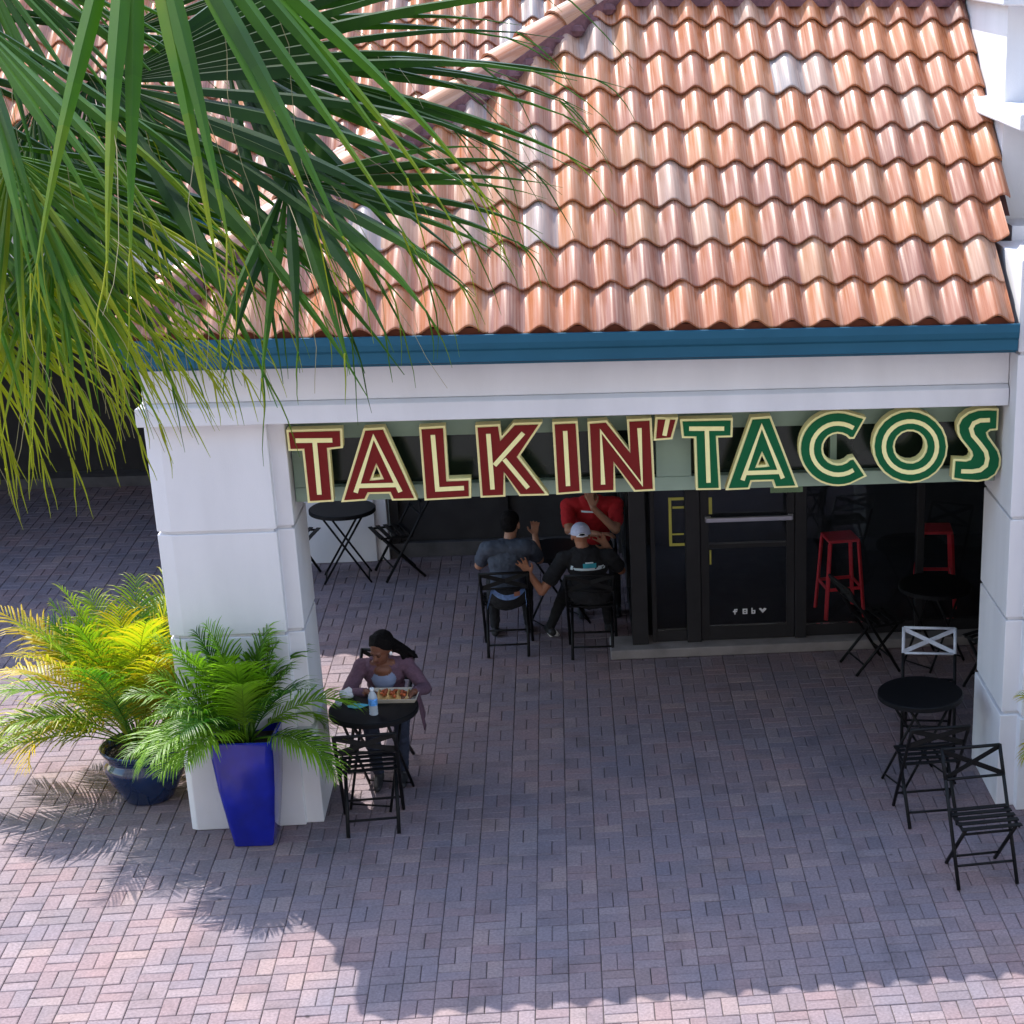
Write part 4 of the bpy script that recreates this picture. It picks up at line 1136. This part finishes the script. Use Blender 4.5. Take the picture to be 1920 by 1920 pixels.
m = MB(); m.bar(HP(.002, -.098, .062), HP(.002, -.085, .090), .008, .004, (0, 1, 0)); m.bar(HP(-.010, -.0995, .058), HP(.014, -.0995, .058), .006, .004, (0, 1, 0)); m.bar(HP(-.010, -.084, .094), HP(.014, -.084, .094), .006, .004, (0, 0, 1)); wpart('cap_mark', m, cpo, CAPW)
# shirt print: white script with a teal shape, on the back
TEAL = mat('teal print', (.03, .30, .38), .8); PRW = mat('pale print', (.62, .72, .76), .8)
def grid_patch(x0, z0, x1, z1, nx=6, nz=2): return [(x0+(x1-x0)*i/nx, 4.2, z0+(z1-z0)*j/nz) for j in range(nz+1) for i in range(nx+1)], [(j*(nx+1)+i, j*(nx+1)+i+1, (j+1)*(nx+1)+i+1, (j+1)*(nx+1)+i) for j in range(nz) for i in range(nx)]
for nm, q, mm in (('shirt_print', (3.90, .790, 4.20, .812), PRW), ('shirt_print', (3.905, .812, 3.925, .83), PRW), ('shirt_print', (4.14, .812, 4.19, .824), PRW), ('shirt_print', (4.01, .8125, 4.125, .853), TEAL), ('shirt_print', (4.03, .8535, 4.10, .864), PRW)):
    g_, f_ = grid_patch(*q); onto(mb_, nm, g_, f_, (0, 1, 0), mm, mc, .004)
m = MB(); m.tube([(3.655, 5.235, .022), (3.70, 5.06, .022), (3.76, 5.07, .022), (3.70, 5.28, .022), (3.655, 5.285, .022)], .018, 6); wpart('shoe_sole', m, mc, SOLE, True)

# man in the slate shirt
ml = thing('person', 'dark haired man in a slate blue shirt leaning forward, back to us', 'person', (3.33, 4.82, 0))
SKP = SK('fair skin', (.42, .21, .13)); SLATE = mat('slate blue shirt', (.045, .058, .085), .8, var=.15, scale=12)
F = Fig()
pel, che, nek = (3.34, 4.76, .53), (3.365, 4.80, .84), (3.385, 4.90, 1.005)
sl, sr = (3.185, 4.80, .945), (3.555, 4.80, .945)
F.torso(pel, che, nek, sl, sr, 'shirt', 'pants', 1.06)
F.cap((3.22, 4.77, .96), (3.52, 4.77, .96), .062, .062, 'shirt')
hc = Vector((3.395, 4.985, 1.105)); F.cap(nek, hc-Vector((0, .02, .05)), .054, .052, 'skin')
HP, HM = F.head(hc, (.25, 1, -.25))
for s_, e_, w_, sg in ((sl, (3.10, 4.98, .74), (3.36, 5.24, .80), 1), (sr, (3.63, 5.02, .76), (3.60, 5.13, .955), -1)):
    s_, e_, w_ = Vector(s_), Vector(e_), Vector(w_)
    F.cap(s_, s_.lerp(e_, .65), .060, .056, 'shirt'); F.cap(s_.lerp(e_, .6), e_, .044, .040, 'skin'); F.cap(e_, w_, .040, .027, 'skin')
    F.hand(w_, (w_-e_) if sg > 0 else (.05, -.1, 1), (0, 0, -1) if sg > 0 else (0, -1, 0), sg, .6, 1.0)
F.leg((3.25, 4.80, .49), (3.20, 5.20, .50), (3.20, 5.18, .10), (0, 1, 0), 'pants'); F.leg((3.43, 4.80, .49), (3.50, 5.20, .50), (3.50, 5.22, .10), (0, 1, 0), 'pants')
lb = F.build('body', ml, {'skin': SKP, 'shirt': SLATE, 'pants': BLKC, 'shoe': SHOED, 'eye': EYE, 'lip': LIPD, 'brow': BROW}, .007, {'shirt': .009, 'pants': .004})
F = Fig(); F.ell(HP(0, -.024, .050), (.082, .098, .080), 'h', HM); F.ell(HP(0, -.060, .0), (.074, .058, .072), 'h', HM); F.build('hair', ml, {'h': HAIR}, .0065, {}, 3)
DEN = mat('light denim waistband', (.16, .26, .50), .9, var=.25, scale=40); PATCH = mat('leather patch', (.42, .17, .10), .7)
def curve_band(x0, x1, zc, sag, h, nx=14): return [(x0+(x1-x0)*i/nx, 4.2, zc-sag*(1-((i/nx)*2-1)**2)+h*j) for j in (0, 1) for i in range(nx+1)], [(i, i+1, nx+2+i, nx+1+i) for i in range(nx)]
g_, f_ = curve_band(3.19, 3.52, .60, .07, .045); wbnd = onto(lb, 'waistband', g_, f_, (0, 1, 0), DEN, ml, .012)
g_, f_ = curve_band(3.405, 3.455, .561, .0, .035, 3); onto(lb, 'patch', g_, f_, (0, 1, 0), PATCH, ml, .018)

# person in red across the table
mr = thing('person', 'person in a red shirt facing us with one hand at the chin', 'person', (4.13, 6.0, 0))
REDC = mat('red cotton', (.42, .008, .012), .9, var=.1, scale=20)
F = Fig()
pel, che, nek = (4.13, 6.05, .53), (4.125, 6.0, .88), (4.12, 5.96, 1.05)
sl, sr = (3.90, 5.97, .965), (4.345, 5.97, .965)
F.torso(pel, che, nek, sl, sr, 'shirt', 'pants', 1.1)
hc = Vector((4.10, 5.93, 1.17)); F.cap(nek, hc-Vector((0, 0, .05)), .055, .052, 'skin')
HP, HM = F.head(hc, (-.1, -1, -.15))
for s_, e_, w_ in ((sl, (3.90, 5.76, .79), (4.16, 5.62, .79)), (sr, (4.33, 5.74, .79), (4.13, 5.76, 1.00))):
    s_, e_, w_ = Vector(s_), Vector(e_), Vector(w_)
    F.cap(s_, s_.lerp(e_, .65), .064, .060, 'shirt'); F.cap(s_.lerp(e_, .6), e_, .047, .043, 'skin'); F.cap(e_, w_, .043, .029, 'skin')
F.hand((4.16, 5.62, .79), (1, -.1, 0), (0, 0, -1), 1, .5, 1.05); F.hand((4.13, 5.76, 1.00), (-.25, .3, 1), (0, .6, 0), -1, 1.0, 1.05)
F.leg((4.04, 6.0, .49), (3.98, 5.62, .50), (3.98, 5.66, .10), (0, -1, 0), 'pants'); F.leg((4.22, 6.0, .49), (4.30, 5.62, .50), (4.32, 5.66, .10), (0, -1, 0), 'pants')
rb = F.build('body', mr, {'skin': SKT, 'shirt': REDC, 'pants': BLKC, 'shoe': SHOED, 'eye': EYE, 'lip': LIPD, 'brow': BROW}, .0075, {'shirt': .009})
F = Fig(); F.ell(HP(0, -.020, .050), (.080, .096, .080), 'h', HM); F.build('hair', mr, {'h': HAIR}, .007, {}, 3)
nx = 6; g_ = [(4.02+.14*i/nx, 6.4, .925+.016*j-.006*i/nx) for j in (0, 1) for i in range(nx+1)]; onto(rb, 'shirt_print', g_, [(i, i+1, nx+2+i, nx+1+i) for i in range(nx)], (0, 1, 0), PRW, mr, .004)

# ------------------------------------------------------------------ pots and potted palms
sp = thing('square_planter', 'tall cobalt blue square glazed planter in front of the white pier', 'planter', (1.645, 1.29, 0), rad(-3))
def sq_ring(h, z, r=.03, n=5):
    out = []
    for cx, cy, a0 in ((1, 1, 0), (-1, 1, 90), (-1, -1, 180), (1, -1, 270)):
        for i in range(n):
            a = rad(a0+90*i/(n-1)); out.append((cx*(h-r)+math.cos(a)*r, cy*(h-r)+math.sin(a)*r, z))
    return out
pf = [(.130, .004, .02), (.136, .012, .03), (.163, .20, .05), (.192, .45, .055), (.208, .68, .055), (.213, .79, .045), (.215, .815, .03), (.207, .822, .028), (.192, .818, .025), (.185, .74, .025)]
m = MB(); vs = []
for h, z, r in pf: vs += sq_ring(h, z, r)
k = 20
m.add(vs, [(i*k+j, i*k+(j+1) % k, (i+1)*k+(j+1) % k, (i+1)*k+j) for i in range(len(pf)-1) for j in range(k)]+[tuple(range(k-1, -1, -1))])
sharp(obj('pot', m, sp, COBALT, True), 35)
m = MB(); m.add(sq_ring(.186, .742, .025), [tuple(range(20))]); obj('soil', m, sp, SOIL)
rp2 = thing('round_planter', 'wide navy glazed round pot with a rolled shoulder left of the white pier', 'planter', (.76, 2.08, 0))
m = MB(); m.lathe([(0, .003), (.17, .003), (.178, .012), (.225, .10), (.272, .20), (.290, .265), (.286, .305), (.262, .33), (.258, .345), (.276, .375), (.296, .405), (.300, .420), (.290, .428), (.272, .420), (.250, .385), (.240, .35)], n=56); sharp(obj('pot', m, rp2, NAVY, True), 50)
m = MB(); m.lathe([(0, .372), (.246, .365)], n=40); obj('soil', m, rp2, SOIL)

def arc_path(b, az, el, L, droop, n=14):
    p = Vector(b); pts = [p.copy()]; e = el
    for i in range(n):
        pts.append(pts[-1]+Vector((math.cos(az)*math.cos(e), math.sin(az)*math.cos(e), math.sin(e)))*(L/n)); e -= droop/n*(.4+1.2*i/n)
    return pts
def areca_frond(b, az, el, L, droop, ll, rnd, tone, nl=30):
    m = MB(); pts = arc_path(b, az, el, L, droop)
    m.tube(pts, [.0065*(1-.8*i/14) for i in range(15)], 5, 0, tone*.9)
    n = len(pts)-1
    for i in range(nl):
        f = .22+.78*i/(nl-1); x = f*n; k_ = min(n-1, int(x)); c = pts[k_].lerp(pts[k_+1], x-k_)
        tg = (pts[k_+1]-pts[k_]).normalized(); sd = tg.cross(Vector((0, 0, 1)))
        if sd.length < .05: sd = Vector((math.sin(az), -math.cos(az), 0))
        sd.normalize(); nm = sd.cross(tg)
        le = ll*(math.sin(math.pi*(.18+.78*(f-.22)/.78))**.7)*rnd.uniform(.72, 1.12)
        for s in (-1, 1):
            lift = rnd.uniform(.12, .45)
            d = (tg*(.55+.5*f)+sd*s*(1.05-.35*f)+nm*lift).normalized()
            w = le*.058+.0045; vs = []; p = c.copy(); tt = tone+rnd.uniform(-.14, .14)
            wd = d.cross(nm).normalized()
            for q in range(5):
                g = q/4; ww = w*(.55+.9*g if g < .35 else (1-g)**.8*1.25+.02)
                vs += [p-wd*ww/2, p+nm*ww*.22, p+wd*ww/2]
                p = p+d*le/4; d = (d+Vector((0, 0, -.20*(1+q*.5)*rnd.uniform(.6, 1.3)))).normalized()
            for q in range(4): m.add(vs[3*q:3*q+6], [(j, j+1, j+4, j+3) for j in (0, 1)], 0, tt+.16*q*q/4)
    return m
def areca(label, base, n, L, ll, material, seed, elr, nl, azb=None, tone=.5, dead=0, droopr=(1.3, 2.3), skip=None):
    rnd = random.Random(seed)
    t = thing('potted_palm', label, 'palm', base)
    for i in range(n):
        az = 2*math.pi*(i*.381966)+rnd.uniform(-.25, .25)
        f = i/max(1, n-1); el = elr[0]+(elr[1]-elr[0])*f+rnd.uniform(-.12, .12)
        if skip and skip(az, el): continue
        l = L*rnd.uniform(.8, 1.12)*(1-.15*abs(f-.5))
        b = (math.cos(az)*.05, math.sin(az)*.05, 0)
        fm = areca_frond(b, az, el, l, rnd.uniform(*droopr)*max(.35, 1.25-.62*max(0, el)), ll, rnd, tone+rnd.uniform(-.42, .28)+(.4 if el < .5 and rnd.random() < .3 else 0), nl)
        obj('frond', fm, t, material, True)
    m = MB()
    for i in range(7):
        a = rnd.uniform(0, 6.28); r_ = rnd.uniform(.02, .075); m.tube([(math.cos(a)*r_, math.sin(a)*r_, -.03), (math.cos(a)*r_*1.2, math.sin(a)*r_*1.2, .16)], [.014, .009], 7, 0, .4)
    obj('stem', m, t, material, True)
    return t
areca('bushy yellow green palm growing in the navy round pot', (.74, 2.08, .42), 62, 1.30, .38, LEAF_Y, 4, (.30, 1.50), 32, tone=.66, droopr=(1.0, 2.3), skip=lambda a, e: (e < .95 and abs((a+1.2+math.pi) % (2*math.pi)-math.pi) < .75) or (e < .62 and math.sin(a) < -.15))
areca('low green palm growing in the cobalt square planter', (1.64, 1.29, .76), 52, .86, .30, LEAF_G, 9, (.26, 1.54), 32, tone=.55, droopr=(1.0, 2.2), skip=lambda a, e: (e < .9 and abs((a+1.35+math.pi) % (2*math.pi)-math.pi) < .55) or (e < 1.15 and math.cos(a) > .30 and int(a*7) % 6 > 0))
areca('small palm at the right edge of the photo before the right pier', (7.46, .62, .74), 16, .62, .22, LEAF_Y, 21, (.1, 1.35), 24, tone=.45)
r3 = thing('round_planter', 'round pot holding the small palm at the right edge before the right pier', 'planter', (7.46, .62, 0))
m = MB(); m.lathe([(0, .003), (.16, .003), (.17, .012), (.22, .18), (.25, .46), (.262, .68), (.268, .70), (.258, .708), (.24, .69), (.232, .65)], n=40); sharp(obj('pot', m, r3, NAVY, True), 50)
m = MB(); m.lathe([(0, .67), (.236, .665)], n=32); obj('soil', m, r3, SOIL)

# ------------------------------------------------------------------ fan palm close to us, its crown reaching in from the left
CROWN = Vector((1.35, -4.55, 5.55))
pt = thing('fan_palm', 'tall fan palm whose drooping green leaves hang in from the upper left', 'palm tree', (CROWN.x-.1, CROWN.y, 0))
m = MB(); m.tube([(CROWN.x-.1+.03*math.sin(z), CROWN.y, z) for z in (-.06, 1, 2, 3, 4, 5, 5.5)], [.22, .18, .165, .16, .16, .17, .10], 16); wpart('trunk', m, pt, TRUNK, True)
m = MB()
for i in range(26):
    a = i*2.4; z = 4.4+.04*i; p = Vector((CROWN.x-.1, CROWN.y, z)); m.bar(p+Vector((math.cos(a)*.12, math.sin(a)*.12, 0)), p+Vector((math.cos(a)*.30, math.sin(a)*.30, .24)), .07, .02)
wpart('leaf_bases', m, pt, TRUNK)
def fan_leaf(hub, tip, spread, nseg, seed, tone, droop=1.0, nrm=None, thin=.55, jit=.32, wcap=.066):
    rnd = random.Random(seed); H = Vector(hub); ax = Vector(tip)-H; L = ax.length; ax.normalize()
    view = (CAM_POS-H).normalized()
    n0 = nrm or (view*.75+Vector((0, 0, .75)))
    n0 = (n0-ax*n0.dot(ax)).normalized(); sd = n0.cross(ax)
    m = MB(); fb = MB()
    # petiole arching from the crown
    st_ = CROWN+Vector((0, 0, .1)); md = (st_+H)/2+Vector((0, 0, .18))
    pts = [st_.lerp(md, a).lerp(md.lerp(H, a), a) for a in [i/8 for i in range(9)]]
    m.tube(pts+[H+ax*.10*L], [.017-.001*i for i in range(9)]+[.004], 6, 0, tone+.15)
    da = 2*spread/(nseg-1)
    for i in range(nseg):
        a = rad(-spread+da*i+rnd.uniform(-jit, jit)*da); ca = math.cos(a)
        l = L*(.74+.26*max(0, ca)**.6)*rnd.uniform(.90, 1.06)
        d = (ax*math.cos(a)+sd*math.sin(a)+n0*(.10*math.cos(3*a)+rnd.uniform(-.03, .03))).normalized()
        wd = (sd*math.cos(a)-ax*math.sin(a)).normalized()
        p = H.copy(); vs = []; K = 11; tt = tone+rnd.uniform(-.16, .16)
        w0 = 2*math.sin(rad(da)/2)*l*.40*1.06; w0 = min(w0, wcap)*rnd.uniform(.8, 1.1)
        bend = rnd.uniform(.55, 1.2)*droop
        tw_ = rnd.uniform(-.5, .5)
        for q in range(K+1):
            g = q/K
            if g < .40: ww = w0*(.06+.94*g/.40)
            else: ww = w0*max(.035, (1-(g-.40)/.60)**1.15)
            nn = wd.cross(d).normalized()
            if nn.dot(n0) < 0: nn = -nn
            ang = tw_*max(0, g-.35)
            wv = wd*math.cos(ang)+nn*math.sin(ang)
            vs += [p-wv*ww/2-nn*ww*.16, p+nn*ww*.16, p+wv*ww/2-nn*ww*.16]
            p = p+d*(l/K)
            if g > .30: d = (d+Vector((0, 0, -1))*bend*.27*(g-.30)*1.8+Vector((rnd.uniform(-1, 1), rnd.uniform(-1, 1), 0))*.015).normalized()
            wd = (wd-d*wd.dot(d)).normalized()
        tips = tt+.05
        for q in range(K): m.add(vs[3*q:3*q+6], [(j, j+1, j+4, j+3) for j in (0, 1)], 0, tt+.55*max(0, q/K-.45))
        if rnd.random() < thin*.55:                     # dry threads between the leaf fingers
            q = rnd.randrange(4, 8); s0 = (Vector(vs[3*q])+Vector(vs[3*q+2]))/2; dd = (Vector(vs[3*q+3])-Vector(vs[3*q])).normalized()
            pts = [s0]; dd = (dd+Vector((rnd.uniform(-.4, .4), rnd.uniform(-.4, .4), rnd.uniform(-.5, .1)))).normalized()
            for z in range(6):
                pts.append(pts[-1]+dd*l*rnd.uniform(.05, .09)); dd = (dd+Vector((rnd.uniform(-.3, .3), rnd.uniform(-.3, .3), -.28))).normalized()
            fb.tube(pts, [.0013, .0013, .0012, .0011, .001, .0009, .0007], 3, 0, rnd.uniform(.1, .9), False)
        # split ends: the finger tip parts into two hanging strips
        e0 = Vector(vs[-2]); dd = d.copy()
        for z in (-1, 1):
            if rnd.random() < .45: continue
            d2 = (dd+wd*z*rnd.uniform(.05, .22)+Vector((0, 0, -.12))).normalized(); pts = [Vector(vs[-5])]
            for q in range(5): pts.append(pts[-1]+d2*l*rnd.uniform(.025, .05)); d2 = (d2+Vector((rnd.uniform(-.15, .15), rnd.uniform(-.15, .15), -.20))).normalized()
            m.tube(pts, [.0034, .0030, .0025, .002, .0013, .0006], 3, 0, tt+.45+rnd.uniform(-.1, .25), False)
    o = wpart('leaf', m, pt, LEAF_T)
    f_ = wpart('threads', fb, o, FIBRE); f_['kind'] = 'stuff'
    return o
LEAVES = [  # hub, middle finger tip, half spread (deg), fingers, tone, droop, jitter
    ((2.60, -4.732, 5.531), (4.03, -5.119, 5.64), 54, 20, .12, .45, .5),
    ((3.161, -5.119, 5.289), (3.76, -5.58, 5.02), 66, 19, .18, .45, .6),
    ((2.80, -4.95, 6.18), (3.30, -5.815, 5.05), 25, 11, .50, .4, .9),
    ((2.136, -5.038, 5.416), (2.76, -5.737, 4.80), 56, 32, .50, .8, .6),
    ((2.478, -4.397, 5.516), (2.80, -4.834, 4.761), 66, 30, .12, .7, .6),
    ((2.203, -4.517, 5.942), (2.637, -5.046, 5.293), 44, 22, .35, .8, .8),
    ((2.45, -5.30, 5.38), (2.72, -5.80, 4.80), 48, 26, .75, .7, .7),
    ((2.563, -4.246, 5.654), (3.95, -4.382, 5.92), 34, 13, .12, .4, .6),
    ((2.923, -4.507, 5.60), (3.951, -5.127, 5.12), 40, 15, .08, .45, .6),
    ((2.084, -5.245, 5.146), (2.52, -5.746, 4.60), 54, 28, .85, .7, .7),
    ((2.489, -4.906, 5.324), (3.05, -5.417, 4.78), 42, 22, .22, .7, .7),
    ((2.30, -5.0, 5.75), (2.62, -5.75, 5.05), 40, 16, .45, .7, .9),
    ((2.306, -5.285, 5.185), (2.60, -5.75, 4.58), 50, 28, .80, .6, .7),
    ((2.557, -5.379, 5.19), (2.80, -5.78, 4.66), 46, 24, .65, .6, .7),
    ((2.15, -5.35, 5.05), (2.45, -5.78, 4.62), 44, 22, .95, .6, .7),
    ((2.35, -4.60, 5.45), (2.66, -5.10, 4.85), 60, 28, .20, .7, .7),
    ((1.2, -4.9, 6.1), (.2, -5.6, 6.2), 70, 24, .5, .8, .3),
    ((1.0, -3.9, 6.2), (.5, -2.9, 6.4), 70, 24, .5, .8, .3),
    ((1.9, -3.8, 6.2), (2.4, -2.9, 6.0), 60, 22, .4, .8, .3),
]
for i, (h, t_, sp_, n_, tn, dr_, jt) in enumerate(LEAVES): fan_leaf(h, t_, sp_, n_, 100+i, tn, dr_, jit=jt, wcap=.088 if n_ < 22 else .072)
bpy.context.view_layer.update()
print('tiles main', nt_, 'wing', nw)
